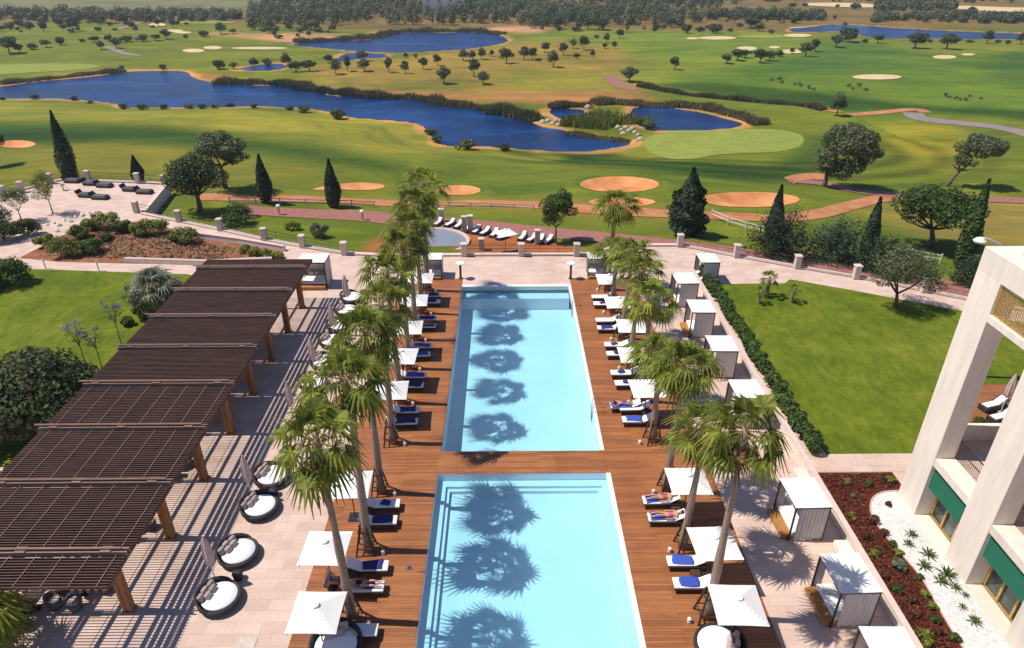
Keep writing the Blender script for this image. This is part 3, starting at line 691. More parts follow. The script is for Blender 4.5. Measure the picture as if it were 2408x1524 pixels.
# hedges and tree belts near the top: individual trees by scatter, then the far wood as one mass
def belt(P,n,seed,mat,size=3.2):
    r=random.Random(seed); W=[T(x,y)[:2] for x,y in P]; A=np.array(W); out=[]
    tries=0
    while len(out)<n and tries<n*60:
        tries+=1; x=r.uniform(A[:,0].min(),A[:,0].max()); y=r.uniform(A[:,1].min(),A[:,1].max())
        if float(sdf(W,np.array([x]),np.array([y]))[0])<0: out.append((x,y))
    return out
vv=[];vb=[]
for sd_,(P,n,sz,hh) in enumerate([([(590,72),(590,12),(760,4),(1240,0),(1240,60),(1180,60),(900,58),(760,64),(680,74)],620,4.2,7.5),
   ([(-40,48),(-40,32),(600,32),(600,48),(300,52)],230,4.0,4.8),([(1230,70),(1240,24),(1440,26),(1600,30),(1690,45),(1600,62),(1400,62)],260,4.2,7),
   ([(1430,24),(1430,-6),(1690,-6),(1690,26)],170,4.2,7),([(1650,48),(1700,32),(1940,34),(1950,50)],120,3.6,4.5),([(2045,54),(2050,40),(2407,46),(2560,52),(2560,66),(2407,56)],200,3.6,4.5),
   ([(2050,26),(2060,10),(2230,12),(2250,26)],90,4,5),([(1940,4),(2000,-8),(2600,-8),(2600,8),(2200,8)],160,4,5),([(640,16),(640,-8),(1900,-12),(1900,2),(700,12)],330,5,7)]):
    pts=belt(P,n,sd_+5,None); A=np.array(pts); z=fh(A[:,0],A[:,1])
    for (x,y),zz in zip(pts,z):
        s=sz*random.uniform(.7,1.35); h_=hh*random.uniform(.65,1.2)
        far=y>520
        q=crown([((x,y,zz+h_*.55),(s*.55,s*.5,h_*.5))],80 if far else 130,.6 if far else .42,int(abs(x*13+y)) ,0,.5,.8)
        (vb if random.random()<.35 else vv).append(q)
tag(mesh_np('distant_woodland',np.concatenate(vv),4,'leaf_far'),'dark far woodland belts beyond the golf course','woodland',kind='stuff')
tag(mesh_np('distant_woodland',np.concatenate(vb),4,'leaf_olive'),'greyer green crowns mixed through the far woodland belts','woodland',kind='stuff')
# ---- reeds and bank hedges (uncountable)
def reeds(name,L,width,h0,h1,n,mat,label,seed=1,w=.14,tilt=.25,level=None,px=True):
    W=[g(x,y,WZ+.5) for x,y in L] if px else L; W=smoothpoly(W,8,False); A=np.array(W); seg=np.linalg.norm(A[1:]-A[:-1],axis=1); cs=np.concatenate([[0],np.cumsum(seg)])
    r=np.random.default_rng(seed); s=r.random(n)*cs[-1]; i=np.searchsorted(cs,s)-1; i=np.clip(i,0,len(seg)-1); t=((s-cs[i])/seg[i])[:,None]
    P=A[i]*(1-t)+A[i+1]*t; d=(A[i+1]-A[i])/seg[i][:,None]; nn=np.stack([-d[:,1],d[:,0]],1); P=P+nn*((r.random(n)-.5)*width)[:,None]
    z=fh(P[:,0],P[:,1])-.1 if level is None else np.full(n,level); z=np.maximum(z,WZ-.2) if level is None else z
    lump=.75+.35*np.sin(s/2.3)*np.sin(s/5.1+1); h=(h0+(h1-h0)*r.random(n))*lump; a=r.random(n)*6.28
    u=np.stack([np.cos(a),np.sin(a),np.zeros(n)],1)*w; tl_=(r.random((n,3))-.5)*2*tilt*h[:,None]; tl_[:,2]=h
    B=np.concatenate([P,z[:,None]],1); q=np.stack([B-u,B+u,B+tl_*.6+u*.8,B+tl_],1)
    return tag(mesh_np(name,q.reshape(-1,3),4,mat),label,'reeds',kind='stuff')
reeds('reeds',[(505,192),(560,193),(683,197),(760,213),(860,222),(936,226),(1000,232),(1050,242),(1112,249),(1175,262),(1225,275)],4.5,1.0,2.3,11000,'leaf_brown','tall brown and olive reeds along the far bank of the main lake',1)
reeds('reeds',[(640,196),(760,215),(860,226),(936,230)],2.5,1.0,2.2,4000,'leaf_bluegreen','greener reeds mixed into the far bank of the main lake',2)
reeds('reeds',[(0,196),(90,186),(170,178),(260,168),(290,164)],3.5,.8,1.6,5000,'leaf_brown','low brown bank growth on the far left shore of the main lake',3)
reeds('reeds',[(1395,244),(1440,240),(1500,244),(1580,246),(1650,252),(1710,264),(1760,278),(1790,292)],5,1.0,2.1,6500,'leaf_brown','brown reeds curving round the back of the green side pond',4)
reeds('reeds',[(1292,252),(1340,248),(1390,248)],3,1,2,2500,'leaf_brown','brown reeds behind the small island pond',5)
reeds('reeds',[(690,98),(802,92),(870,88),(915,78),(960,73),(1040,73),(1120,73),(1180,80)],7,1.2,2.6,9000,'leaf_brown','grey brown reeds ringing the back of the upper lake',6)
reeds('hedge_row',[(1500,206),(1604,222),(1700,233),(1800,243),(1880,250),(1935,262)],2.6,.9,1.7,8000,'leaf_brown','low brown hedge row across the right fairways',7)
reeds('reeds',[(1370,300),(1400,282),(1450,275),(1480,290)],12,.9,2.7,3000,'leaf_bright','yellow green growth covering the little island between the ponds',8,w=.22)
reeds('reeds',[(1150,262),(1210,268),(1260,282)],5,1,3,3500,'leaf_olive','olive bushes and reeds where the main lake meets the island pond',9)
reeds('reeds',[(1330,308),(1420,322),(1480,330)],3,.4,1.0,1800,'leaf_brown','short yellowed growth on the island edge',10)
# clumps along the near shore
nb=[(7,236,17),(82,234,26),(175,237,24),(213,244,15),(290,257,27),(333,258,30),(386,257,26),(445,256,26),(475,256,24),(504,256,24),(542,253,24),(597,255,26),(680,260,24),(716,266,38),(795,281,52),(1012,318,36),(1028,336,38),(1098,353,52),(1185,355,38),(1525,306,42),(1190,262,26)]
for i,(x,y,w_) in enumerate(nb):
    X,Y=g(x,y,WZ+.3); k=pxm(x,y,WZ); s=w_*k/2.5
    X,Y,_z=T(x,y-1); place(bushp[i%2],(X,Y,max(WZ,_z)-.15),i*1.3,f'dark rounded shoreline shrub on the near bank, {ordn(i)} from the left','shrubs along the near bank',(s,s*.9,s*.8))
# rocks by the island
rk=MB(); rk.ell((0,0,.15),(.6,.45,.4),8,6); rk.v=[(x*(1+.18*math.sin(9*y+5*z)),y*(1+.2*math.sin(7*x)),z*(1+.2*math.cos(6*x+4*y))) for x,y,z in rk.v]
rko=rk.build('boulder','rock'); tag(rko,'x','boulder'); USED.discard(rko.name)
rkp=[(1262,272),(1270,279),(1280,276),(1288,284),(1298,290),(1306,284),(1312,294),(1275,286),(1452,300),(1460,306),(1470,299),(1478,308),(1486,303),(1465,314),(1492,312),(1500,318),(1505,326),(1375,244),(1382,252),(1378,262),(1496,330)]
for i,(x,y) in enumerate(rkp):
    X,Y=g(x,y,WZ+.4); s=random.uniform(.9,1.7); where='beside the island pond' if x<1400 else 'at the tip of the green side pond'
    place(rko,(X,Y,max(WZ-.1,hz(X,Y))),i*2.1,f'pale pinkish boulder {where}, {ordn(i if x<1320 else i-8 if x>1400 else i-9)} from the left','boulders round the ponds',(s,s,s*.9))
# ---- big individual trees in front of / beyond the terrace
def put(t,px,py,z=None,rz=0,dz=-.05):
    if z is None: X,Y,Z=T(px,py)
    else: (X,Y),Z=g(px,py,z),z
    t.location=(X,Y,Z+dz); t.rotation_euler=(0,0,rz); return t
put(tree('carob_tree','large round dark carob tree behind the corner of the upper left terrace','tree',[((0,0,4.6),(3.6,3.3,3.0)),((-1,.3,3.4),(2.6,2.4,2.0))],11000,.15,'leaf_dark',101,th=2.2,tr=.3,limbs=6,spread=2,lumps=26),473,500)
put(tree('carob_tree','dark olive tree standing just behind the round carob tree at left','tree',[((-.3,0,5.4),(4.2,3.2,2.4)),((1.8,0,4.4),(2.2,2.4,1.8))],9000,.15,'leaf_olive',102,th=3.0,tr=.28,limbs=6,spread=2.4,lumps=26),530,442)
put(tree('carob_tree','largest twin crowned olive tree by the bare ground right of the putting green','tree',[((2.6,0,6.8),(4.3,4,3.4)),((5.2,0,5.2),(2.8,2.8,2.8)),((-.9,-1,4.2),(2.1,2.2,2.9)),((2.0,-1,3.0),(2.2,2.2,2.8)),((4,-.5,3.4),(2.2,2,2))],19000,.17,'leaf_olive',103,th=2.4,tr=.32,limbs=7,spread=3,lumps=34),1938,438)
put(tree('carob_tree','leaning olive tree with a lopsided crown at the far right of the fairway','tree',[((3.4,0,6.2),(3.7,3.4,2.6)),((1.3,0,4.4),(2.0,2.2,1.8)),((5.6,0,5.8),(1.9,2.2,1.6))],9000,.17,'leaf_olive',104,th=2.6,tr=.3,lean=(1.3,0),limbs=6,spread=2.6,lumps=24),2226,438)
put(tree('carob_tree','broad green tree beyond the white paddock fence at right','tree',[((-.6,0,5.0),(4.6,3.6,2.5)),((2.4,0,4.4),(2.6,2.6,1.8)),((-3.2,0,3.9),(1.9,2.2,1.4))],13000,.15,'leaf_green',105,th=2.2,tr=.28,lean=(-.6,0),limbs=7,spread=3,lumps=32),2190,582)
put(tree('leafy_tree','bright green young tree behind the loungers of the round pool terrace','tree',[((0,0,4.0),(1.9,1.8,2.4)),((-.7,0,3.0),(1.3,1.3,1.3)),((.5,0,5.4),(.9,.9,1.3))],4500,.13,'leaf_green',106,th=1.9,tr=.1,limbs=5,spread=1.1,lumps=20),1306,572)
put(tree('feathery_tree','open airy olive tree on the right lawn by the path','tree',[((-.3,0,3.7),(2.7,2.5,2.2)),((-1.6,0,2.8),(1.7,1.7,1.2)),((1.9,0,2.5),(1.8,1.7,1.2))],8500,.10,'leaf_olive',107,th=1.3,tr=.16,lean=(-.2,0),limbs=8,spread=2.0,lumps=26,aspect=.35,up=1.8),2105,722,0)
put(tree('carob_tree','dark tree cut by the left edge beside the pale bunker','tree',[((0,0,3.9),(2.5,2.4,2.3))],5000,.16,'leaf_dark',108,th=1.8,tr=.2,lumps=18),-6,392)
# left foreground bushes
put(tree('garden_tree','large dense dark bush tree with reddish tips on the left lawn','tree',[((0,0,2.9),(4.8,4.1,2.8)),((-2.8,-1.4,2.4),(3.2,3.2,2.4)),((2.8,-.6,2.0),(2.8,2.8,2.0))],24000,.14,'leaf_dark',109,th=1.2,tr=.25,limbs=6,spread=2.6,lumps=44),85,1010,0)
t=tree('garden_tree','low green bush tree at the left edge next to the pale garden path','tree',[((0,0,1.3),(2.6,2.2,1.5))],5000,.13,'leaf_green',110,th=.6,tr=.15,lumps=20); put(t,5,672,0)
# reddish tips on the big bush
bt=[o for o in COL.objects if o.name.startswith('garden_tree')][0]
mesh_np('red_tips',crown([((0,0,3.1),(4.9,4.1,2.8)),((-2.8,-1.4,2.7),(3.2,3.2,2.4))],1100,.12,111,30),4,'leaf_red',bt)
# cypresses
def cypress(px,py,h,r,label,z=None,seed=0,cone=False,mat='leaf_conifer',n=5000):
    rr=np.random.default_rng(seed); t=thing('cypress_tree',label,'cypress')
    u=rr.random(n); zz=h*(.04+.96*u); prof=np.where(u<.28,.55+.45*(u/.28)**.6,(1-((u-.28)/.72)**1.5)) if not cone else np.where(u<.3,.75+.25*u/.3,np.where(u<.62,1-.9*(u-.3),np.maximum(.02,.71*(1-u)/.38)**1.15))
    a=rr.random(n)*6.283; rad=r*prof*(.66+.4*rr.random(n))*(1+(.12 if not cone else .22)*np.sin(a*3+u*9+seed)+(.0 if not cone else .14)*np.sin(u*31+a))
    P=np.stack([rad*np.cos(a),rad*np.sin(a),zz],1); nm=np.stack([np.cos(a),np.sin(a),.2+0*a],1)+unit(n,rr)*.6; nm/=np.linalg.norm(nm,axis=1,keepdims=True)
    v=leafcards(P,nm,.15 if not cone else .2,rr,.6); mesh_np('foliage',v,4,mat,t)
    m=MB(); m.tube([(0,0,-.6),(0,0,h*.6)],[.16,.05],7); m.build('trunk','trunk',t)
    return put(t,px,py,z)
cypress(172,432,9.6,1.15,'tallest slender cypress behind the upper left terrace',seed=1)
cypress(328,428,3.6,.8,'short cypress behind the two stone pillars of the upper left terrace',seed=2)
cypress(627,477,6.3,.95,'slender cypress left of centre by the dirt path, nearer the round carob',seed=3)
cypress(786,487,6.2,1.0,'slender cypress in front of the orange bunker with the tail',seed=4)
cypress(1812,572,6.6,.85,'dark cypress poking above the spreading juniper at right',seed=5)
cypress(2035,600,6.4,.78,'narrow leaning cypress beside the white paddock fence',seed=6)
cypress(2255,632,9.4,.95,'tall ragged cypress next to the hotel building',seed=7,mat='leaf_green')
cypress(1612,552,7.6,1.95,'broad conical conifer behind the terrace wall, with a wide dark shadow',seed=8,cone=True,n=8000)
def juniper(px,py,label,s,seed):   # spreading conifer with long upswept sprays
    rr=np.random.default_rng(seed); t=thing('juniper_shrub',label,'juniper'); V=[]
    for i in range(150):
        a=rr.random()*6.283; el=rr.random()**.8*1.35+.12; L=s*(1.0+.5*rr.random())*(1.15 if el>1 else 1.0)
        d=np.array([math.cos(a)*math.cos(el),math.sin(a)*math.cos(el),math.sin(el)]); k=55
        tt=np.sqrt(rr.random(k)); P=d[None]*tt[:,None]*L; P[:,2]-=.0; P+=rr.normal(size=(k,3))*.10*s*(.4+tt[:,None]*.6)
        nm=unit(k,rr)*.8+np.array([0,0,.7]); nm/=np.linalg.norm(nm,axis=1,keepdims=True); V.append(leafcards(P,nm,.13,rr,.4))
    mesh_np('foliage',np.concatenate(V),4,'leaf_conifer' if seed%2 else 'leaf_bluegreen',t)
    m=MB(); m.tube([(0,0,-.6),(0,0,s*.8)],[.12,.04],6); m.build('trunk','trunk',t); put(t,px,py)
juniper(1826,600,'spreading dark juniper behind the terrace railing, below the small cypress',3.1,21)
juniper(1962,612,'spreading juniper behind the railing, right of its darker neighbour',2.9,22)
juniper(2075,640,'low spreading juniper at the right, partly behind the airy tree',2.2,23)
juniper(2290,672,'green shrub tight against the hotel building frame',1.8,25)
def shrub(px,py,s,mat,label,z=0,n=1500,seed=0,name='shrub',cat='shrub',squash=.85,leaf=.11):
    t=thing(name,label,cat); mesh_np('foliage',crown([((0,0,s*.6),(s,s*.9,s*squash))],n,leaf,seed,10),4,mat,t)
    m=MB(); [m.tube([(0,0,-.15),(.4*s*math.cos(a),.4*s*math.sin(a),s*.6)],[.04,.015],5) for a in (0,1.3,2.6,3.9,5.2)]; m.build('stem','trunk',t)
    return put(t,px,py,z)
shrub(563,527,1.9,'leaf_green','dark green rounded bush on the lower lawn between the brick path and the railing',None,3000,31)
shrub(748,558,1.3,'leaf_olive','thin olive sapling clump on the lower lawn, nearer the white railing posts',None,1200,32)
shrub(690,540,.9,'leaf_bright','small bright bush on the lower lawn',None,900,33)
sb=[(115,580,.9,'leaf_bright'),(160,600,1.3,'leaf_bright'),(215,596,1.0,'leaf_green'),(190,560,.9,'leaf_bright'),(255,540,1.3,'leaf_bright'),(215,540,.8,'leaf_bright'),(290,545,.8,'leaf_green'),(330,553,.9,'leaf_bright'),(365,553,1.2,'leaf_bright'),(433,572,1.15,'leaf_bright'),(410,566,.5,'leaf_olive'),(250,566,.5,'leaf_green')]
for i,(x,y,s,mt) in enumerate(sorted(sb)): shrub(x,y,s*1.3,mt,f'{"yellow green" if mt=="leaf_bright" else "mid green"} bush in the raised bed at upper left, {ordn(i)} from the left',0,1700,40+i)
for i,(x,y) in enumerate([(575,594),(600,600),(625,604),(650,608)]): shrub(x,y,.7,'leaf_bright',f'low yellowish bush behind the far end of the pergola, {ordn(i)} from the left',0,700,70+i)
tag(mesh_np('ground_cover',(lambda r:leafcards(np.concatenate([np.stack([r.uniform(-52,-26,5200),r.uniform(58.5,68,5200),np.full(5200,.12)],1)]),(lambda q:q/np.linalg.norm(q,axis=1,keepdims=True))(unit(5200,r)+np.array([0,0,1.0])),.16,r,.5))(np.random.default_rng(5))[:0] if False else (lambda r,P:leafcards(P,(lambda q:q/np.linalg.norm(q,axis=1,keepdims=True))(unit(len(P),r)+np.array([0,0,1.0])),.15,r,.5))(np.random.default_rng(5),np.array([(x,y,.08) for x,y in [(random.uniform(-60,-27),random.uniform(55.6,70)) for _ in range(9000)] if float(sdf(smoothpoly(gp([(90,600),(150,565),(230,545),(330,540),(430,560),(560,580),(640,598),(600,612),(500,616),(300,614),(140,610)]),2),np.array([x]),np.array([y]))[0])<-.5][:2600])),4,'leaf_brown'),'sparse brown and green ground cover over the mulched bed at upper left','ground cover',kind='stuff')
# hedge along the right lawn
hb=[((18.15+.12*math.sin(y),y,.55),(.75,.8,.75)) for y in np.arange(31.8,57.5,.8)]
t=thing('hedge','long loose green hedge between the cabanas and the right lawn','hedge'); mesh_np('foliage',crown(hb,16000,.11,90,60),4,'leaf_green',t)
m=MB(); [m.tube([(18.1,y,0),(18.1,y,.6)],[.04,.02],5) for y in np.arange(32,57,1.2)]; m.build('stem','trunk',t)
# ---- fan palms
def fan_leaves(n,seed,rc=1.0,pet=1.22,elmin=-.75,elmax=1.45,seg=16,droop=.5,fan=1.06):
    r=np.random.default_rng(seed); V=[]; PT=[]
    for i in range(n):
        f=i/(n-1); az=i*2.39996+r.normal()*.2; el=elmax+(elmin-elmax)*f**.85+r.normal()*.08
        d=np.array([math.cos(az)*math.cos(el),math.sin(az)*math.cos(el),math.sin(el)])
        side=np.array([-math.sin(az),math.cos(az),0]); upv=np.cross(side,d)*-1
        if upv[2]<0 and el<1.3: upv=-upv
        L=pet*(.8+.35*r.random())*(1-.12*max(0,el)); hub=d*L; hub[2]-=.12*L*L*(1-f)
        PT.append((np.zeros(3),hub*.5+np.array([0,0,.06]),hub))
        dd=d.copy(); dd[2]-=.35; dd/=np.linalg.norm(dd)
        F=fan*(.85+.3*r.random())
        for k in range(seg):
            t=(k/(seg-1)-.5)*2*1.95; c,s_=math.cos(t),math.sin(t)
            u=dd*c+side*s_; u/=np.linalg.norm(u); ln=F*(1-.28*abs(t)/1.95)*(.9+.2*r.random())
            w=np.cross(u,upv); w/=np.linalg.norm(w)+1e-9; ww=.058*F
            p0=hub; p1=hub+u*ln*.5+upv*.05; p2=hub+u*ln-np.array([0,0,1])*droop*ln*(.5+.7*r.random())
            V.append([p0-w*.012,p0+w*.012,p1+w*ww,p1-w*ww]); V.append([p1-w*ww,p1+w*ww,p2+w*.012,p2-w*.012])
    return np.array(V).reshape(-1,3),PT
def palm(h,seed,n=34,s=1.0,lean=(0,0),tr=(.22,.125),dry=True,label='x',name='fan_palm'):
    t=thing(name,label,'palm tree',(0,0,-60)); top=np.array([lean[0],lean[1],h])
    V,PT=fan_leaves(n,seed); mesh_np('crown',V*s+top,4,'leaf_palm',t)
    m=MB()
    for a,b,c in PT: m.tube([tuple(a*s+top),tuple(b*s+top),tuple(c*s+top)],[.035*s,.022*s,.014*s],4,False)
    m.build('leaf_stalks','petiole',t,recalc=False)
    if dry:
        V,PT=fan_leaves(9,seed+50,elmin=-1.35,elmax=-.75,fan=.8,pet=.75,droop=.6); mesh_np('dry_fronds',V*s+top-np.array([0,0,.15]),4,'leaf_dry',t)
    m=MB(); k=9; pts=[];rad=[]
    for i in range(k+1):
        f=i/k; pts.append((lean[0]*f**1.6,lean[1]*f**1.6,h*f+(-.3 if i==0 else 0))); rad.append(tr[0]*(1-f)**2*.55+tr[1]*(1+.12*math.sin(i*2.2+seed)))
    m.tube(pts,rad,10); m.lathe([(tr[1],-1.0),(tr[1]*1.35,-.5),(tr[1]*1.5,-.1),(tr[1]*.9,.15)],10,tuple(top)); m.build('trunk','palm_trunk',t,smooth=True); return t
PYS=[20.45,24.5,28.65,32.95,37.15,41.35,45.5,49.9,54.2]
pp=[palm(9.35,200+i*7,n=[21,19,22,20,26][i],s=[1.0,.95,1.03,.97,1.0][i],lean=[(-.25,.1),(.15,0),(.1,.25),(-.1,-.1),(.25,.1)][i]) for i in range(5)]
HL=[9.9,9.9,10.0,9.3,9.3,9.2,9.1,9.3,9.6]; HR=[10.2,7.5,8.2,6.3,7.7,7.5,7.1,5.6,7.9]
for side,X,nm in ((-1,-6.95,'left'),(1,8.85,'right')):
    for i,Y in enumerate(PYS):
        p=pp[(i*2+(side>0)*3)%5]; r=random.Random(i*3+side); h=(HL if side<0 else HR)[i]; s=r.uniform(.97,1.08)*(1.18 if i==8 else 1)
        place(p,(X+r.uniform(-.12,.12),Y,-.02),r.uniform(0,6.28) if i else (.3 if side<0 else 3.4),f'fan palm in the row {nm} of the pools, {ordn(i)} from the near end','fan palms along the pools',(s,s,h/9.35))
sp=palm(1.35,301,n=12,s=.40,tr=(.15,.10),dry=False,label='x',name='young_palm')
for i,(x,y,s) in enumerate([(1783,714,.8),(1801,698,1.25),(1861,710,.9)]): place(sp,(*g(x,y,0),0),i*1.1,['smallest young palm of the three on the right lawn','tallest young palm of the three on the right lawn','rightmost young palm of the three on the right lawn'][i],'young palms on the right lawn',s)
t=palm(1.1,311,n=44,s=1.25,tr=(.2,.15),dry=False,label='silvery blue fan palm on the left lawn beside the pergola',name='silver_palm'); put(t,372,705,0)
for c in t.children:
    if c.name.startswith('crown'): c.data.materials[0]=M['leaf_silver']
t=palm(2.3,312,n=30,s=1.0,tr=(.2,.15),dry=False,label='bright green palm fronds at the bottom left corner beside the pergola',name='garden_palm'); t.location=(-21.9,19.2,0)
# young lilac-flowered trees by the pergola
for i,(x,y,h) in enumerate([(205,868,3.8),(285,808,3.6),(328,752,2.8),(240,865,3.2)]):
    t=thing('jacaranda_sapling',f'thin {"lilac flowered" if i!=2 else "sparse green"} sapling on the left lawn, {ordn(sorted([205,285,328,240]).index(x))} from the left','sapling')
    m=MB(); rr=random.Random(i); m.tube([(0,0,0),(.05,0,h*.55)],[.04,.03],6); B=[]
    for k in range(7):
        a=rr.uniform(0,6.28); e=(.75*math.cos(a)*rr.uniform(.4,1),.75*math.sin(a)*rr.uniform(.4,1),h*rr.uniform(.8,1.02)); m.tube([(.05,0,h*.5),(e[0]*.5,e[1]*.5,h*.72),e],[.022,.015,.008],4); B.append((e,(.22,.22,.14)))
    m.build('branches','trunk',t); mesh_np('flowers' if i!=2 else 'leaves',crown(B,170 if i!=2 else 320,.07,i+400),4,'leaf_lilac' if i!=2 else 'leaf_olive',t); mesh_np('leaves',crown([((0,0,h*.75),(.8,.8,.4))],150,.07,i+420),4,'leaf_olive',t); put(t,x,y,0)
for i,(x,y,s) in enumerate([(330,722,1.2),(345,745,1.1),(415,700,1.0),(300,765,.6)]): shrub(x,y,s,'leaf_green',f'small green bush by the silvery palm, {ordn(i)} of four from the back',0,1000,440+i)
# right planting bed
r=random.Random(11); c=0
mbp=[shrub(1200,1500,.42,mt,'x',0,420,460+k,'bedding_plant','bedding plant',.7,.075) for k,mt in enumerate(['leaf_bright','leaf_red','leaf_green','leaf_silver'])]
bp=[(1990,1135,.42,0),(2040,1140,.5,2),(2092,1135,.6,0),(2005,1168,.3,3),(2000,1218,.5,0),(2052,1230,.65,1),(2075,1255,.5,1),(2095,1282,.45,2),(2052,1305,.5,0),(2110,1305,.5,0),(2112,1335,.75,3),(2105,1392,.5,2),(2160,1362,.4,2),(2140,1415,.5,1),(2175,1400,.4,0),(2190,1430,.45,0),(2150,1450,.5,1),(2195,1462,.45,2),(2200,1485,.5,1),(2170,1505,.75,0),(2240,1505,.5,2),(2085,1188,.4,1),(2030,1262,.45,1),(2080,1360,.45,1)]
nms=['bright green','dark red','mid green','grey leaved']
bp=[b for b in bp]; cnt=[0]*4
for (x,y,s,k) in sorted(bp,key=lambda b:b[1]):
    place(mbp[k],(*g(x,y,0),0),x*.7,f'{nms[k]} tuft in the red mulch bed beside the hotel, {ordn(cnt[k])} from the far end','tufts in the red mulch bed',s*1.35); cnt[k]+=1
def agave(px,py,s,label,rz):
    t=thing('agave_plant',label,'agave'); V=[]
    for i in range(20):
        a=i*2.4; el=1.2-.055*i; d=np.array([math.cos(a)*math.cos(el),math.sin(a)*math.cos(el),math.sin(el)]); sd2=np.array([-math.sin(a),math.cos(a),0]); L=.62*s
        p1=d*L*.5; p2=d*L+np.array([0,0,-.1*s]); V+= [[sd2*.02*s,-sd2*.02*s,p1-sd2*.05*s,p1+sd2*.05*s],[p1+sd2*.05*s,p1-sd2*.05*s,p2-sd2*.006,p2+sd2*.006]]
    mesh_np('leaves',np.array(V).reshape(-1,3),4,'leaf_green',t); m=MB(); m.lathe([(.09*s,-.05),(.1*s,.05),(.05*s,.14*s)],8); m.build('core','leaf_green',t); put(t,px,py,0.03,rz)
for i,(x,y,s) in enumerate([(2142,1258,.9),(2135,1280,.8),(2182,1305,1.1),(2172,1332,1.05),(2225,1352,1.3),(2212,1368,1.0),(2245,1382,.8),(2290,1462,.9),(2262,1428,.6),(2268,1400,.6)]): agave(x,y,s*.78,f'spiky green agave on the white pebble strip, {ordn(i)} from the far end',i)

r=np.random.default_rng(88); P=np.array([(x,y,.03+.10*r.random()) for x,y in zip(r.uniform(17.5,21.5,9000),r.uniform(14.5,29.8,9000))]); PB=smoothpoly(gp([(2150,1150),(2110,1150),(2065,1155),(2040,1178),(2042,1215),(2083,1276),(2153,1356),(2193,1422),(2228,1485),(2262,1540)]),4,False)+[(21.5,13),(25,13),(25,28.6)]
P=P[sdf(PB,P[:,0],P[:,1])>.1]; q=unit(len(P),r)+np.array([0,0,1.0]); q/=np.linalg.norm(q,axis=1,keepdims=True)
tag(mesh_np('ground_cover',leafcards(P,q,.075,r,.5),4,'leaf_red'),'low dark red ground cover over the mulch bed beside the hotel','ground cover',kind='stuff')
# ================================================================ pergola
t=thing('pergola','long dark brown slatted timber pergola beside the stone terrace','pergola')
BY=[21.1,25.45,29.8,34.05,38.3,42.55,46.8,51.0]
for y in BY:
    for x in (-17.0,-24.2):
        m=MB(); 
        for dx in (-.14,.14): m.rbox(x+dx-.065,x+dx+.065,y-.17,y+.17,0,3.32,.015)
        m.rbox(x-.07,x+.07,y-.13,y+.13,0,3.30,.01); m.rbox(x-.26,x+.26,y-.24,y+.24,0,.10,.02); m.build('post','post_wood',t)
    m=MB(); m.bar((-25.0,y-.1,3.62),(-16.1,y-.1,3.62),.07,.26); m.bar((-25.0,y+.1,3.62),(-16.1,y+.1,3.62),.07,.26)
    m.tube([(-25.2,y,3.86),(-16.35,y,3.86)],.055,6)
    for x in (-17,-24.2,-20.6): m.box(x-.22,x+.22,y-.17,y+.17,3.752,3.80)
    for x,sg in ((-17,-1),(-24.2,1)): m.bar((x,y,2.6),(x+sg*.75,y,3.48),.10,.12)
    m.build('cross_beam','beam_wood',t)
for x in [-24.7,-23.5,-22.2,-20.95,-20.7,-19.5,-18.3,-17.55,-17.22,-16.9,-16.58,-16.26]:
    m=MB(); w=.07; m.box(x-w,x+w,19.25,53.0,3.28,3.44); m.build('purlin','slat_wood',t)
m=MB(); y=19.35; i=0
while y<52.95:
    if not any(abs(y-b)<.17 for b in BY):
        m.box(-24.95,-16.15,y-.021,y+.021,3.40,3.56)
    y+=.15; i+=1
m.build('roof_slats','slat_wood',t)
m=MB(); 
for x in np.arange(-24.4,-16.4,1.12): m.box(x-.014,x+.014,19.3,33.9,3.581,3.60)
m.build('batten','beam_wood',t)
m=MB()
for a,b in ((34.25,38.1),(38.5,42.35),(42.75,46.6)):
    m.box(-24.8,-17.4,a,b,3.24,3.262)
    for k in range(8): m.tube([(-24.8,a+(b-a)*k/7,3.23),(-17.4,a+(b-a)*k/7,3.23)],.02,4)
m.build('shade_cloth','slat_wood',t)
# dining furniture under the pergola
def chair():
    t=thing('rattan_chair','x','chair',(0,0,-40)); m=MB(); m.lathe([(.24,.0),(.30,.22),(.31,.42),(.27,.44)],16); m.build('seat','rattan_grey',t,smooth=True)
    m=MB(); v=[];f=[]
    for i in range(13):
        a=math.pi*.5+math.pi*(i/12)*1.15-.25; h=.80-.18*abs(i-6)/6
        for r,z in ((.33,.38),(.35,h),(.29,h),(.28,.38)): v.append((r*math.cos(a),r*math.sin(a),z))
    for i in range(12):
        for k in range(4): f.append((i*4+k,i*4+(k+1)%4,i*4+4+(k+1)%4,i*4+4+k))
    m.add(v,f); m.build('backrest','rattan_grey',t); m=MB(); m.lathe([(.26,.45),(.27,.50),(.24,.54)],14); m.build('cushion','beige',t); return t
def rtable():
    t=thing('dining_table','x','table',(0,0,-40)); m=MB(); m.lathe([(.44,.71),(.45,.73),(.44,.745)],20); m.build('tabletop','dark_wood',t); m=MB(); m.tube([(0,0,0),(0,0,.71)],.05,8); m.lathe([(.26,0),(.24,.03),(.05,.06)],14); m.build('pedestal','black_metal',t); return t
ch=chair(); tb=rtable(); k=0
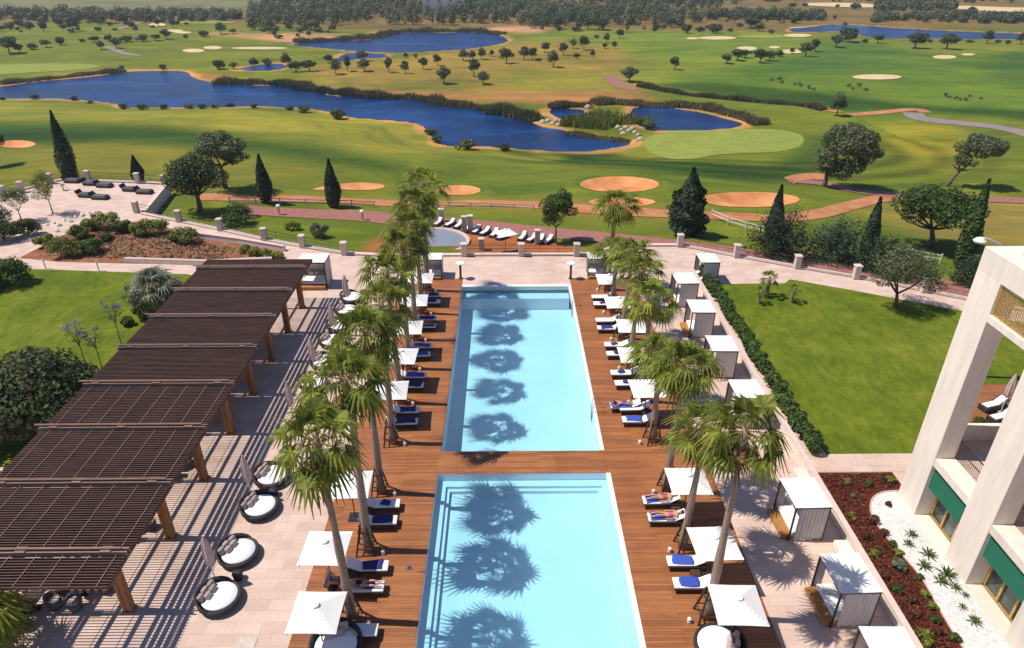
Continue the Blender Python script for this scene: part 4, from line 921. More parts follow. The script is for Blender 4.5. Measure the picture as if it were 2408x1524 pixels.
for i,(x,y) in enumerate([(-17.9,30.9),(-18.3,26.0),(-18.6,22.1),(-20.4,21.2),(-22.6,21.0)]):
    where=['fifth','fourth','third','second','first'][i]
    place(tb,(x-.9,y,0),0,f'small round table under the pergola, {where} from the near left','tables under the pergola')
    place(ch,(x+.0,y+.1,0),0,f'grey rattan chair right of the {where} table under the pergola','chairs under the pergola')
    place(ch,(x-1.7,y-.1,0),math.pi,f'grey rattan chair left of the {where} table under the pergola','chairs under the pergola')
    place(ch,(x-.85,y-.9,0),-math.pi/2,f'grey rattan chair in front of the {where} table under the pergola','chairs under the pergola')
# ================================================================ round daybeds
def daybed(r=.98):
    t=thing('round_daybed','x','daybed',(0,0,-40)); m=MB(); m.lathe([(r*.62,0),(r*.86,.08),(r,.24),(r*1.0,.36),(r*.93,.40),(r*.86,.34),(r*.84,.22)],28); m.build('rattan_base','rattan',t,smooth=True)
    m=MB(); v=[];f=[]; n=20
    for i in range(n+1):
        a=math.pi*.5+math.pi*i/n; q=math.sin(math.pi*i/n)**.6
        for rr,z in ((r*.98,.34),(r*1.04,.36+.34*q),(r*.97,.40+.36*q),(r*.88,.34)): v.append((rr*math.cos(a),rr*math.sin(a),z))
    for i in range(n):
        for k in range(4): f.append((i*4+k,i*4+(k+1)%4,i*4+4+(k+1)%4,i*4+4+k))
    m.add(v,f); m.build('backrest','rattan',t,smooth=True)
    m=MB(); o=len(m.v); m.lathe([(r*.80,.30),(r*.82,.40),(r*.78,.455),(r*.4,.468),(.01,.47)],28); m.v=[(x+.04,y,z) for x,y,z in m.v]; m.build('cushion','white_mattress',t,smooth=True)
    for j,(yy,mt,xx) in enumerate([(-.40,'beige',-.58),(-.02,'taupe',-.62),(.36,'beige',-.56),(-.2,'taupe',-.36),(.18,'beige',-.36)]):
        m=MB(); m.rbox(-.09,.09,-.18,.18,-.17,.17,.05); R_=Matrix.Rotation(-.35,3,'Y'); m.v=[tuple(R_@Vector(q)+Vector((xx,yy,.62 if j<3 else .56))) for q in m.v]; m.build('pillow',mt,t)
    return t
db=daybed(); dY=[21.5,24.15,27.3,29.7,39.2,41.9,44.9,47.3,49.9,52.3]
for i,y in enumerate(dY):
    place(db,(-13.1+random.uniform(-.08,.08),y,0),random.uniform(-.2,.15)-.25,f'round rattan daybed between pergola and palms, {ordn(i)} from the near end','round daybeds on the stone terrace')
place(db,(*g(790,1520,.3),0),-1.3,'round daybed at the bottom edge of the left deck under the palm','round daybeds on the deck',1.1)
place(db,(*g(1690,1518,.3),0),2.8,'round daybed at the bottom edge of the right deck below a parasol','round daybeds on the deck',1.08)
m=MB(); m.lathe([(.2,0),(.24,.3),(.25,.38),(.01,.385)],14); st=m.build('side_table','rattan',None,smooth=True); tag(st,'x','side table')
for i,y in enumerate([22.8,28.5,40.5,46.1]): place(st,(-12.7,y,0),0,f'small dark round side table between two round daybeds, {ordn(i)} from the near end','side tables between daybeds')
def closedpar():
    t=thing('closed_parasol','x','parasol',(0,0,-40)); m=MB(); m.tube([(0,0,0),(0,0,3.0)],.028,8); m.build('pole','white_paint',t)
    m=MB(); n=14; v=[];f=[]; prof=[(.07,1.15),(.17,1.35),(.20,1.75),(.16,2.3),(.09,2.75),(.02,2.95)]
    for r,z in prof:
        for k in range(n): a=2*math.pi*k/n; q=r*(1+.28*(k%2)); v.append((q*math.cos(a),q*math.sin(a),z))
    for i in range(len(prof)-1):
        for k in range(n): f.append((i*n+k,i*n+(k+1)%n,(i+1)*n+(k+1)%n,(i+1)*n+k))
    m.add(v,f); m.build('folded_canopy','taupe',t)
    m=MB(); m.rbox(-.3,.3,-.3,.3,0,.09,.02); m.build('base','pillar',t); return t
cp=closedpar()
for i,(x,y,rz) in enumerate([(508,1369,0),(593,1173,0),(690,990,0),(741,880,0),(786,795,0),(818,722,0)]):
    X,Y=g(x,y,0); place(cp,(X,Y,0),rz,f'folded parasol beside the round daybeds, {ordn(i)} from the near end','folded parasols by the daybeds')
# ================================================================ parasols, loungers
def parasol(s=1.03):
    t=thing('market_parasol','x','parasol',(0,0,-40)); m=MB(); n=16; V=[];F=[]; top=2.74; ed=2.28
    for layer in (0,-.012):
        o=len(V)
        for i in range(n+1):
            for j in range(n+1):
                u=2*i/n-1; v=2*j/n-1; q=max(abs(u),abs(v)); c=abs(u)*abs(v)
                cx=s*u*(1-.022*(1-abs(v)**2)*abs(u)**4); cy=s*v*(1-.022*(1-abs(u)**2)*abs(v)**4)
                V.append((cx,cy,top-(top-ed)*(q**.95)-.05*q*(1-abs(abs(u)-abs(v)))*0-(.03*math.sin(math.pi*q)*(abs(abs(u)-abs(v))))*1.0-.0+layer))
        for i in range(n):
            for j in range(n): a=o+i*(n+1)+j; F.append((a,a+1,a+n+2,a+n+1))
    # hem
    ring=[i*(n+1) for i in range(n+1)]+[n*(n+1)+j for j in range(1,n+1)]+[(n-i)*(n+1)+n for i in range(1,n+1)]+[n-j for j in range(1,n)]
    K=(n+1)*(n+1)
    for a,b in zip(ring,ring[1:]+ring[:1]): F.append((a,b,b+K,a+K))
    m.add(V,F); m.build('canopy','white_fabric',t,recalc=False)
    m=MB(); m.lathe([(.17,2.70),(.16,2.735),(.02,2.80)],12); m.build('vent_cap','white_fabric',t)
    m=MB(); m.tube([(0,0,0),(0,0,2.70)],.03,8); m.build('pole','dark_wood',t)
    for sx,sy in ((1,1),(1,-1),(-1,1),(-1,-1)): m=MB(); m.bar((0,0,2.60),(s*.94*sx,s*.94*sy,2.13),.022,.022); m.build('rib','dark_wood',t)
    m=MB(); m.rbox(-.32,.32,-.32,.32,0,.08,.02); m.build('base','black_metal',t); return t
pa=parasol()
LP=[(19.05,-7.8),(22.55,-8.25),(26.75,-7.95),(35.2,-7.1),(39.3,-7.0),(43.35,-7.05),(47.7,-7.1),(51.95,-7.05)]
RP=[(19.25,9.55),(22.6,9.5),(26.8,9.3),(35.25,8.75),(39.4,8.65),(43.3,9.1),(47.2,8.75),(51.4,8.6)]
for nm,L in (('left',LP),('right',RP)):
    for i,(y,x) in enumerate(L): place(pa,(x,y,0),random.uniform(-.05,.05),f'open white square parasol on the {nm} deck, {ordn(i)} from the near end','white parasols over the loungers',(1,1,random.uniform(.97,1.03)))
def lounger():   # head at +X
    t=thing('sun_lounger','x','sun lounger',(0,0,-40))
    m=MB()
    for y in (-.31,.31): m.rbox(-1.0,.98,y-.03,y+.03,.24,.31,.01)
    for x in np.arange(-.97,.98,.13): m.box(x-.035,x+.035,-.28,.28,.285,.30)
    m.build('frame','dark_wood',t)
    for x in (-.88,.80):
        for y in (-.31,.31): m=MB(); m.rbox(x-.035,x+.035,y-.034,y+.034,0,.24,.008); m.build('leg','dark_wood',t)
    m=MB(); m.rbox(-1.0,.34,-.31,.31,.315,.41,.03); m.build('mattress','white_mattress',t)
    m=MB(); m.rbox(0,.72,-.31,.31,0,.09,.03); R_=Matrix.Rotation(-R(28),3,'Y'); m.v=[tuple(R_@Vector(q)+Vector((.33,0,.325))) for q in m.v]; m.build('backrest_mattress','white_mattress',t)
    m=MB(); m.bar((.75,0,.3),(.83,0,.52),.5,.03); m.build('backrest_prop','dark_wood',t)
    return t
lg=lounger(); LOUN=[]
LX={0:-7.0}
for i,(y,x) in enumerate(LP):
    for j,dy in enumerate((-.58,.62)):
        if i==0 and j==0: continue
        X=-6.55-.35*(i>2)*0-random.uniform(0,.15)+(.1 if i>2 else 0); o=place(lg,(X,y+dy,0.004),math.pi+random.uniform(-.03,.03),f'lounger on the {"near" if j==0 else "far"} side under the {ordn(i)} parasol of the left deck','sun loungers on the deck'); LOUN.append(('L',i,j,o))
for i,(y,x) in enumerate(RP):
    for j,dy in enumerate((-.58,.72)):
        if i==0: continue
        X=8.25+random.uniform(0,.15)+(.35 if i==1 else 0)-(.2 if i==6 else 0); o=place(lg,(X,y+dy,0.004),random.uniform(-.03,.03),f'lounger on the {"near" if j==0 else "far"} side under the {ordn(i)} parasol of the right deck','sun loungers on the deck'); LOUN.append(('R',i,j,o))
X,Y=g(1478,955,.3); o=place(lg,(X-.2,Y,.004),.02,'lounger pulled out onto the open right deck under a sunbather','sun loungers on the deck'); PULL=(X-.2,Y)
# low tables between loungers
m=MB(); m.rbox(-.22,.22,-.2,.2,.30,.34,.01); [m.box(a-.02,a+.02,b-.02,b+.02,0,.30) for a in (-.18,.18) for b in (-.16,.16)]; lt=m.build('low_table','dark_wood'); tag(lt,'x','low table')
for nm,L in (('left',LP),('right',RP)):
    for i,(y,x) in enumerate(L):
        if i==0: continue
        place(lt,((-7.2 if nm=='left' else 8.9),y+.04,.004),0,f'low dark table between the loungers of the {ordn(i)} {nm} deck parasol','low tables between loungers')
# towels lying on loungers; wide navy ones at left also imitate parasol shade
def towel(x,y,w,d,mat,label,rz=0,z=.418,seed=0):
    m=MB(); r=random.Random(seed); n=7; V=[];F=[]
    for lay in (0,-.014):
        o=len(V)
        for i in range(n+1):
            for j in range(n+1):
                u=i/n-.5; v=j/n-.5; V.append((w*u*(1+.06*math.sin(5*v+seed)),d*v*(1+.1*math.sin(4*u+seed)),.018+.012*math.sin(9*u+seed)*math.cos(8*v)+lay))
        for i in range(n):
            for j in range(n): a=o+i*(n+1)+j; F.append((a,a+1,a+n+2,a+n+1))
    K=(n+1)**2; ring=[i*(n+1) for i in range(n+1)]+[n*(n+1)+j for j in range(1,n+1)]+[(n-i)*(n+1)+n for i in range(1,n+1)]+[n-j for j in range(1,n)]
    for a,b in zip(ring,ring[1:]+ring[:1]): F.append((a,b,b+K,a+K))
    m.add(V,F); o=m.build('towel',mat,smooth=True); o.location=(x,y,z+.01); o.rotation_euler=(0,0,rz); return tag(o,label,'towel')
tw=[('L',1,1,'navy',.95),('L',1,0,'navy',.6),('L',2,0,'navy',1.0),('L',2,1,'navy',.5),('L',3,0,'navy',1.2),('L',3,1,'navy',1.0),('L',4,0,'navy',1.2),('L',6,1,'navy',1.2),('L',7,1,'navy',1.1),('L',4,1,'blue_towel',1.2),('L',5,0,'blue_towel',1.1),('L',5,1,'blue_towel',1.2),('L',6,0,'navy',1.3),('L',7,0,'navy',.8),
 ('R',1,0,'blue_towel',.9),('R',1,1,'blue_towel',1.0),('R',2,0,'blue_towel',1.2),('R',2,1,'blue_towel',1.2),('R',3,0,'blue_towel',1.0),('R',4,0,'navy',.4),('R',4,1,'navy',.5),('R',5,0,'navy',.4),('R',5,1,'navy',.5),('R',6,0,'navy',.9),('R',7,0,'navy',.5)]
for k,(sd_,i,j,mt,w) in enumerate(tw):
    o=[q for q in LOUN if q[:3]==(sd_,i,j)]
    if not o: continue
    o=o[0][3]; dx=(-.25 if sd_=='R' else .25)
    towel(o.location.x+dx,o.location.y+.02,w,.56 if w>.6 else .4,mt,f'{"bright blue" if mt=="blue_towel" else "navy"} towel, {"near" if j==0 else "far"} lounger under the {ordn(i)} {"left" if sd_=="L" else "right"} deck parasol',random.uniform(-.4,.4) if w<.8 else random.uniform(-.12,.12),seed=k)
towel(PULL[0]-.1,PULL[1],1.7,.66,'blue_towel','bright blue towel under the sunbather on the open right deck',seed=77)
# stakes supporting each palm on the deck
def brace():
    t=thing('palm_brace','x','palm support',(0,0,-40))
    for k in range(4):
        a=math.pi/4+k*math.pi/2; m=MB(); m.bar((.62*math.cos(a),.62*math.sin(a),0),(.20*math.cos(a),.20*math.sin(a),1.75),.075,.075); m.build('stake','dark_wood',t)
    for z,q in ((.45,.535),(1.35,.31)):
        for k in range(4):
            a=math.pi/4+k*math.pi/2; b=a+math.pi/2; m=MB(); m.bar((q*math.cos(a),q*math.sin(a),z),(q*math.cos(b),q*math.sin(b),z),.05,.05); m.build('tie','dark_wood',t)
    return t
bc=brace()
for nm,X in (('left',-6.95),('right',8.85)):
    for i,y in enumerate(PYS): place(bc,(X,y,.004),.05*i,f'dark timber stakes round the {ordn(i)} palm of the {nm} row','palm support stakes')
# white pots/lamps on tables: small lanterns beside palms
m=MB(); m.lathe([(.09,0),(.10,.02),(.10,.22),(.05,.27),(.01,.28)],10); ln=m.build('lantern','white_paint'); tag(ln,'x','lantern')
for nm,X in (('left',-6.1),('right',8.05)):
    for i,y in enumerate(PYS): place(ln,(X,y-.25,.004),0,f'small white lantern by the {ordn(i)} palm of the {nm} row','lanterns at the palm feet')
# ================================================================ cabanas
def cabana():
    t=thing('cabana','x','cabana',(0,0,-60)); w=.85; d=1.02; h=2.12
    for sx in (-1,1):
        for sy in (-1,1): m=MB(); m.rbox(sx*w-.04,sx*w+.04,sy*d-.04,sy*d+.04,0,h,.01); m.build('post','dark_wood',t)
    m=MB()
    for sy in (-1,1): m.bar((-w-.045,sy*d,h+.045),(w+.045,sy*d,h+.045),.07,.09)
    for sx in (-1,1): m.bar((sx*w,-d+.045,h+.045),(sx*w,d-.045,h+.045),.07,.09)
    m.build('top_frame','dark_wood',t)
    m=MB(); n=8; V=[];F=[]
    for lay in (0,-.02):
        o=len(V)
        for i in range(n+1):
            for j in range(n+1): u=2*i/n-1; v=2*j/n-1; V.append((u*(w+.06),v*(d+.06),h+.125+lay-.025*(1-u*u)*abs(math.sin(3.5*v))))
        for i in range(n):
            for j in range(n): a=o+i*(n+1)+j; F.append((a,a+1,a+n+2,a+n+1))
    K=(n+1)**2; ring=[i*(n+1) for i in range(n+1)]+[n*(n+1)+j for j in range(1,n+1)]+[(n-i)*(n+1)+n for i in range(1,n+1)]+[n-j for j in range(1,n)]
    for a,b in zip(ring,ring[1:]+ring[:1]): F.append((a,b,b+K,a+K))
    m.add(V,F); m.build('roof_canopy','white_fabric',t,recalc=False)
    m=MB(); m.rbox(-w-.35,w-.06,-d+.06,d-.06,.06,.30,.02); m.build('bed_base','orange_wood',t)
    m=MB(); m.rbox(-w+.12,w-.08,-d+.08,d-.08,.31,.52,.05); m.build('mattress','white_mattress',t)
    for y in (-.5,0,.5): m=MB(); m.rbox(w-.34,w-.14,y-.21,y+.21,.53,.86,.06); m.build('pillow','beige',t)
    def curt(p0,p1,nm):
        m=MB(); p0=Vector(p0);p1=Vector(p1); dr=(p1-p0); L=dr.length; dr.normalize(); nn=Vector((-dr.y,dr.x,0)); k=44; V=[];F=[]
        for lay in (0,.008):
            for i in range(k+1):
                for q,z in enumerate((.08,.9,h-.02)):
                    p=p0+dr*L*i/k+nn*(.028*math.sin(i*1.1)+.012*math.sin(i*.37+q)+lay); V.append((p.x,p.y,z))
        for lay in (0,1):
            for i in range(k):
                for q in (0,1): a=lay*(k+1)*3+i*3+q; F.append((a,a+1,a+4,a+3))
        m.add(V,F); m.build('curtain','curtain',t,recalc=False)
    curt((-w+.25,-d,0),(w-.04,-d,0),0); curt((w,-d+.04,0),(w,d-.04,0),1); curt((-w+.03,d,0),(-w+.4,d,0),2); curt((w-.4,d,0),(w-.03,d,0),3)
    return t
cb=cabana(); CY=[17.1,20.9,25.95,35.2,40.9,46.6,51.75]
for i,y in enumerate(CY):
    place(cb,(15.0,y,0),random.uniform(-.03,.03),f'white curtained cabana bed along the right terrace wall, {ordn(i)} from the near end','cabanas along the right wall')
for (x,y,lab,rz,s) in [(1657,657,'white cabana standing alone past the hedge corner at far right',.0,1.05),(1402,646,'white cabana behind the far end of the right deck',1.57,.95),(1018,648,'white cabana behind the far end of the left deck',1.57,.95),(745,668,'white cabana at the far end of the pergola',1.57,1.25)]:
    X,Y=g(x,y,0); place(cb,(X,Y,0),rz,lab,'cabanas round the terrace',s*.9)
def person_free(): pass
# low wall by the cabanas with planter benches
t=thing('low_wall','low white wall running behind the cabanas beside the hedge','wall'); m=MB(); m.rbox(17.02,17.24,13,57.0,0,.62,.02); m.build('wall_body','stucco',t)
m=MB(); m.box(16.98,17.28,13,57.05,.622,.672); m.build('coping','pinkstone',t)
m=MB()
m.rbox(-.35,.35,-1.05,1.05,0,.42,.03); bn=m.build('stone_bench','stucco'); tag(bn,'x','bench')
for i,y in enumerate([23.5,28.9,37.9,43.8]): place(bn,(16.6,y,0),0,f'white stone bench against the low wall between cabanas, {ordn(i)} from the near end','white benches by the low wall')
# torch lamps
def torch():
    t=thing('terrace_lamp','x','lamp',(0,0,-40)); m=MB(); m.tube([(0,0,.0),(0,0,1.35)],.10,10); m.lathe([(.2,0),(.18,.06),(.1,.1)],12); m.build('post','dark_wood',t,smooth=True)
    m=MB(); m.lathe([(.10,1.35),(.38,1.47),(.42,1.53),(.38,1.57),(.01,1.60)],18); m.build('disc_shade','white_paint',t); return t
tc=torch()
place(tc,(*g(1083,655,0),0),0,'dark post lamp with white disc top at the left far corner of the pool','lamps at the pool end')
place(tc,(*g(1341,655,0),0),0,'dark post lamp with white disc top at the right far corner of the pool','lamps at the pool end')
# ================================================================ terrace railing (pillars + rails)
def railing(L,label,z0=0.0,h=1.05):
    t=thing('terrace_railing',label,'railing')
    for i,(x,y) in enumerate(L):
        m=MB(); m.rbox(x-.27,x+.27,y-.27,y+.27,z0-.1,z0+h,.02); m.rbox(x-.33,x+.33,y-.33,y+.33,z0+h+.002,z0+h+.14,.03); m.build('pillar','pillar',t)
    for (x0,y0),(x1,y1) in zip(L[:-1],L[1:]):
        m=MB(); 
        for z in (.25,.62,.98): m.tube([(x0,y0,z0+z),(x1,y1,z0+z)],.018 if z<.9 else .028,5)
        n=max(1,int(math.dist((x0,y0),(x1,y1))/1.5))
        for k in range(1,n): m.tube([(x0+(x1-x0)*k/n,y0+(y1-y0)*k/n,z0+.15),(x0+(x1-x0)*k/n,y0+(y1-y0)*k/n,z0+.99)],.014,4)
        m.build('rail','black_metal',t)
railing(gp([(322,500),(422,522),(519,542),(622,565),(712,582),(810,599)]),'pillared wire railing along the left terrace edge above the lower lawn',.15)
railing(gp([(10,462),(52,452),(78,458)][:2]+[(120,432),(209,425),(325,431),(388,436)])+gp([(352,478)])[:0],'pillared railing round the upper left terrace with the dark loungers',.15)
railing(gp([(1091,602),(1225,602),(1355,602)]),'pillared railing along the straight terrace edge in front of the round pool',.15)
railing(gp([(1597,580),(1730,605),(1872,631),(2010,655),(2170,687),(2290,710)]),'pillared railing along the right terrace path',.15)
# paddock fences
def fence(L,label,mat,h=1.0,step=2.4,px=True):
    W=[T(x,y) for x,y in L]; P=smoothpoly([(a,b) for a,b,c in W],6,False); t=thing('paddock_fence',label,'fence'); pts=[P[0]]
    for p in P[1:]:
        if math.dist(p,pts[-1])>=step: pts.append(p)
    for x,y in pts: m=MB(); z=hz(x,y); m.rbox(x-.06,x+.06,y-.06,y+.06,z-.2,z+h,.01); m.build('post',mat,t)
    m=MB()
    for (x0,y0),(x1,y1) in zip(pts[:-1],pts[1:]):
        for q in (.45,.85): m.bar((x0,y0,hz(x0,y0)+q*h),(x1,y1,hz(x1,y1)+q*h),.04,.11)
    m.build('rails',mat,t)
fence([(540,478),(640,480),(760,484),(880,488)],'thin brown rail fence beside the dirt path at left','pillar',.9)
fence([(1000,489),(1130,492),(1270,497)],'thin brown rail fence beside the dirt path in the middle','pillar',.9)
fence([(1672,512),(1720,532),(1770,546),(1830,560)],'white rail fence right of the conical conifer','white_paint',1.1)
fence([(2005,592),(2070,598),(2140,608),(2235,625)],'white rail fence behind the airy tree at right','white_paint',1.1)
# bollard lamps on the lower path
def bollard():
    t=thing('path_lamp','x','lamp',(0,0,-40)); m=MB(); m.tube([(0,0,-.2),(0,0,1.0)],.13,8); m.build('post','steel',t); m=MB(); m.lathe([(.22,1.0),(.30,1.12),(.22,1.26),(.01,1.32)],12); m.build('head','white_paint',t); return t
bo=bollard()
for i,(x,y) in enumerate([(657,505),(853,518)]): place(bo,T(x,y),0,['white topped path lamp by the brick path, nearer the slender cypress','white topped path lamp by the brick path, just left of the palms'][i],'lamps by the brick path')
def pil(px,py,h,label): 
    m=MB(); X,Y,Z=T(px,py); m.rbox(-.28,.28,-.28,.28,-.3,h,.02); m.rbox(-.34,.34,-.34,.34,h+.002,h+.14,.03); o=m.build('stone_pillar','pillar'); o.location=(X,Y,Z); tag(o,label,'pillar')
pil(1038,521,1.5,'pale stone pillar left of the lounger group by the round pool'); pil(1092,548,1.9,'wider stone pillar beside the brick path, left of the pair'); pil(1106,546,1.9,'stone pillar beside the brick path, right of the pair'); pil(1263,574,1.5,'pale stone pillar near the white tilted parasol'); 
pil(1132,588,1.2,'slim pillar right of the round pool rim')
# round pool terrace
X,Y,Z=T(1018,571)
t=thing('round_pool','pale grey round pool ringed with white stone below the terrace','pool',(X,Y,Z+.05)); m=MB(); m.lathe([(3.95,-.6),(4.0,.22),(3.65,.24),(3.6,.1)],48); m.v=[(x,y*1.0,z) for x,y,z in m.v]; m.build('rim','pinkstone',t); m=MB(); m.lathe([(3.64,.10),(.01,.12)],48,capb=False); 
gm=plain('pale_pool_cover',(.24,.26,.31),.4,.05,1,.05); m.build('cover',gm,t)
lw=[(1030,530),(1058,532),(1078,536),(1098,545),(1120,548),(1140,552),(1162,556),(1180,562),(1228,564),(1250,568),(1270,571),(1288,572)]
def wick():
    t=thing('wicker_lounger','x','sun lounger',(0,0,-40)); m=MB(); m.rbox(-1.0,1.0,-.42,.42,.03,.46,.05); m.build('frame','rattan',t); m=MB(); m.rbox(-.9,.35,-.28,.28,.465,.53,.03); m.build('cushion','white_mattress',t); m=MB(); m.bar((.35,0,.52),(.95,0,.88),.52,.10); m.build('backrest','white_mattress',t)
    m=MB(); m.bar((.38,0,.44),(1.05,0,.84),.84,.06); m.build('back_frame','rattan',t); return t
wk=wick(); 
for i,(x,y) in enumerate(lw): X,Y,Z=T(x,y); place(wk,(X,Y,Z),1.2-.2*(i%2),f'dark wicker lounger with white cushion by the round pool, {ordn(i)} from the left','wicker loungers by the round pool',.86)
X,Y,Z=T(1188,594); place(pa,(X,Y,Z),.5,'large white parasol tilted over the loungers by the round pool','white parasols over the loungers',.95)
# upper-left terrace loungers (dark, no cushion)
def dkl():
    t=thing('dark_daybed','x','daybed',(0,0,-40)); m=MB(); m.rbox(-1.0,1.0,-.5,.5,.04,.42,.10); m.build('base','rattan',t); m=MB(); m.bar((-.95,0,.42),(-1.15,0,.85),1.0,.10); m.build('backrest','rattan',t); m=MB(); m.rbox(-.85,.85,-.42,.42,.425,.50,.03); m.build('cushion','rattan_grey',t); return t
dk_=dkl(); ps=[(172,429,'behind the tall cypress foot'),(216,435,'left one of the rear middle pair'),(247,440,'right one of the rear middle pair'),(206,463,'left one of the front pair'),(237,468,'right one of the front pair'),(309,449,'left one of the right pair'),(341,455,'right one of the right pair')]
for x,y,lab in ps: place(dk_,(*g(x,y,0),0),-.12,f'dark wicker daybed on the upper left terrace, {lab}','dark daybeds on the upper left terrace')
m=MB(); m.lathe([(.2,0),(.05,.05),(.05,.68),(.3,.70),(.3,.73)],12); o=m.build('bistro_table','dark_wood'); o.location=(*g(150,448,0),0); tag(o,'small brown pedestal table on the upper left terrace next to the feathery tree','table')
put(tree('garden_tree','thin yellowish feathery tree on the upper left terrace','tree',[((0,0,3.6),(1.5,1.4,1.9)),((-.7,0,2.3),(1.5,1.3,.9))],2600,.10,'leaf_bright',120,th=1.6,tr=.06,limbs=5,spread=.8,lumps=14,aspect=.35),125,503,0)
put(tree('garden_tree','second thin feathery tree cut by the left edge of the photo','tree',[((0,0,2.8),(1.6,1.4,1.6))],2000,.10,'leaf_olive',121,th=1.3,tr=.06,limbs=5,spread=.8,lumps=12,aspect=.35),52,522,0)
# white rocks by the dark strip
m=MB(); m.ell((0,0,.12),(.4,.3,.28),8,6); m.v=[(x*(1+.2*math.sin(8*y)),y,z*(1+.2*math.cos(7*x))) for x,y,z in m.v]; wr=m.build('white_rock','white_paint'); tag(wr,'x','rock')
for i,(x,y) in enumerate(sorted([(95,540),(112,530),(128,526),(140,532),(152,520),(166,522),(178,512),(195,508),(210,502),(135,545)])): place(wr,(*g(x,y,0),0),i,f'white rock in the strip by the upper left garden path, {ordn(i)} from the left','white rocks at upper left',random.uniform(.5,.9))
# lamp standard behind the hotel
X,Y=g(2352,640,0); 
t=thing('street_lamp','white curved arm street lamp rising beside the roof of the hotel frame','street lamp'); 
def at(px,py,Y_):
    a=(px-1203.5)/FPX;b=(762-py)/FPX; dx,dy,dz=a,math.cos(TILT)+b*math.sin(TILT),-math.sin(TILT)+b*math.cos(TILT); c,s=math.cos(YAW),math.sin(YAW); Xx=dx*c-dy*s; Yy=dx*s+dy*c; q=Y_/Yy; return (Xx*q,Y_,CH+dz*q)
A0=at(2358,590,40);A1=at(2352,575,40);A2=at(2325,563,40);A3=at(2312,560,40);A4=at(2303,566,40)
m=MB(); m.tube([(A0[0]+.2,40,0),(A0[0],40,A0[2]-1),A0],[.14,.09,.07],8); m.build('post','white_paint',t); m=MB(); m.tube([A0,A1,A2,A3,A4],.06,7); m.build('arm','white_paint',t)
m=MB(); m.lathe([(.32,-.12),(.38,0),(.22,.16),(.05,.24)],14,A4); m.build('head','white_paint',t)
# ================================================================ hotel
t=thing('hotel_building','white multi storey hotel wing with tall open frame, balconies and green screens','building')
FX=21.4; cols=[(26.55,28.2),(22.05,23.7),(17.55,19.2),(13.0,14.7)]
for a,b in cols: m=MB(); m.rbox(FX,FX+.98,a,b,-.1,13.45,.015); m.build('column','stucco',t)
m=MB(); m.rbox(FX-.003,FX+1.0,10,28.2,13.452,14.55,.015); m.build('top_beam','stucco',t)
m=MB(); m.rbox(FX+1.002,32,27.2,28.2,13.452,14.55,.015); m.build('top_beam','stucco',t)
m=MB(); 
for x in np.arange(23.0,32,.5): m.box(x,x+.09,10,27.19,14.0,14.3)
m.build('roof_slats','orange_wood',t)
for (a,b),(c,d) in zip(cols[1:],cols[:-1]):
    y0,y1=b+.003,c-.003
    # gilt lattice panel
    m=MB(); m.box(FX+.12,FX+.20,y0,y1,11.95,12.02); m.box(FX+.12,FX+.20,y0,y1,13.38,13.45); m.box(FX+.12,FX+.20,y0,y0+.07,12.02,13.38); m.box(FX+.12,FX+.20,y1-.07,y1,12.02,13.38); m.build('lattice_frame','brass',t)
    m=MB(); k=0
    for yy in np.arange(y0+.15,y1-.1,.16):
        for zz in np.arange(12.08,13.36,.16):
            s_=.05*(1 if (int(yy*7)+int(zz*9))%2 else -1); m.bar((FX+.16,yy-.08,zz-s_),(FX+.16,yy+.08,zz+s_),.03,.035); m.bar((FX+.165,yy+s_,zz-.08),(FX+.165,yy-s_,zz+.08),.03,.03)
    m.build('lattice','brass',t)
    m=MB(); m.rbox(FX-.03,FX+.5,y0,y1,11.62,11.945,.01); m.build('band','stucco',t)
    m=MB(); m.rbox(FX+.02,FX+1.0,y0,y1,3.40,3.85,.01); m.build('balcony_edge','stucco',t)
    m=MB()
    for yy in np.arange(y0+.06,y1,.11): m.tube([(FX+1.02,yy,3.86),(FX+1.02,yy,4.86)],.012,4)
    m.bar((FX+1.02,y0,4.88),(FX+1.02,y1,4.88),.05,.05); m.build('railing','black_metal',t)
    m=MB(); m.box(FX+.22,FX+.27,y0,y1,1.98,3.38); m.build('green_screen','screen',t)
    g_=MB(); g_.box(FX+.93,FX+.95,y0,y1,.12,3.38); g_.build('window_pane','glass',t)
    m=MB(); m.box(FX+.82,FX+.98,y0,y1,.0,.12)
    for f_ in (0.02,.33,.66,.98): yy=y0+(y1-y0)*f_; m.rbox(FX+.82,FX+.925,yy-.06,yy+.06,.121,3.38,.01)
    m.build('window_frame','brass',t)
    m=MB(); m.rbox(FX-.10,FX+.8,y0-.1,y1+.1,-.02,.10,.02); m.build('sill','stucco',t)
m=MB(); m.box(FX+1.03,25.6,10,28.0,3.45,3.80); m.build('balcony_floor','paving',t)
m=MB(); m.rbox(FX+1.03,26.4,28.0,28.25,3.4,4.75,.02); m.build('balcony_wall','stucco',t)
m=MB(); m.box(FX+1.0,26.5,10,28.0,0,3.44)if False else m.box(25.6,40,8,28.0,0,3.44); m.box(25.6,40,8,28.0,3.45,11.0); m.build('wall','stucco',t)
for y in (12.5,17,21.5,26): m=MB(); m.box(25.54,25.58,y-1.5,y+1.2,3.85,6.4); m.build('window','glass',t)
# private deck behind the hotel frame
q=gp([(2275,960),(2310,905),(2420,905),(2420,1030),(2268,1030)]); q=drape('timber_patio',q,'deck',flat=.03,step=2,smooth=False)
shrub(2305,1018,.8,'leaf_green','small round green shrub on the timber patio behind the hotel frame',0,900,501)
for i,(x,y) in enumerate([(2330,962),(2350,990)]): place(wk,(*g(x,y,0),.03),.3,f'grey lounger on the timber patio seen through the hotel frame, {["upper","lower"][i]} one','loungers on the patio')
place(cp,(*g(2352,968,0),.03),0,'folded cream parasol on the timber patio seen through the hotel frame','folded parasols on the patio',.95)
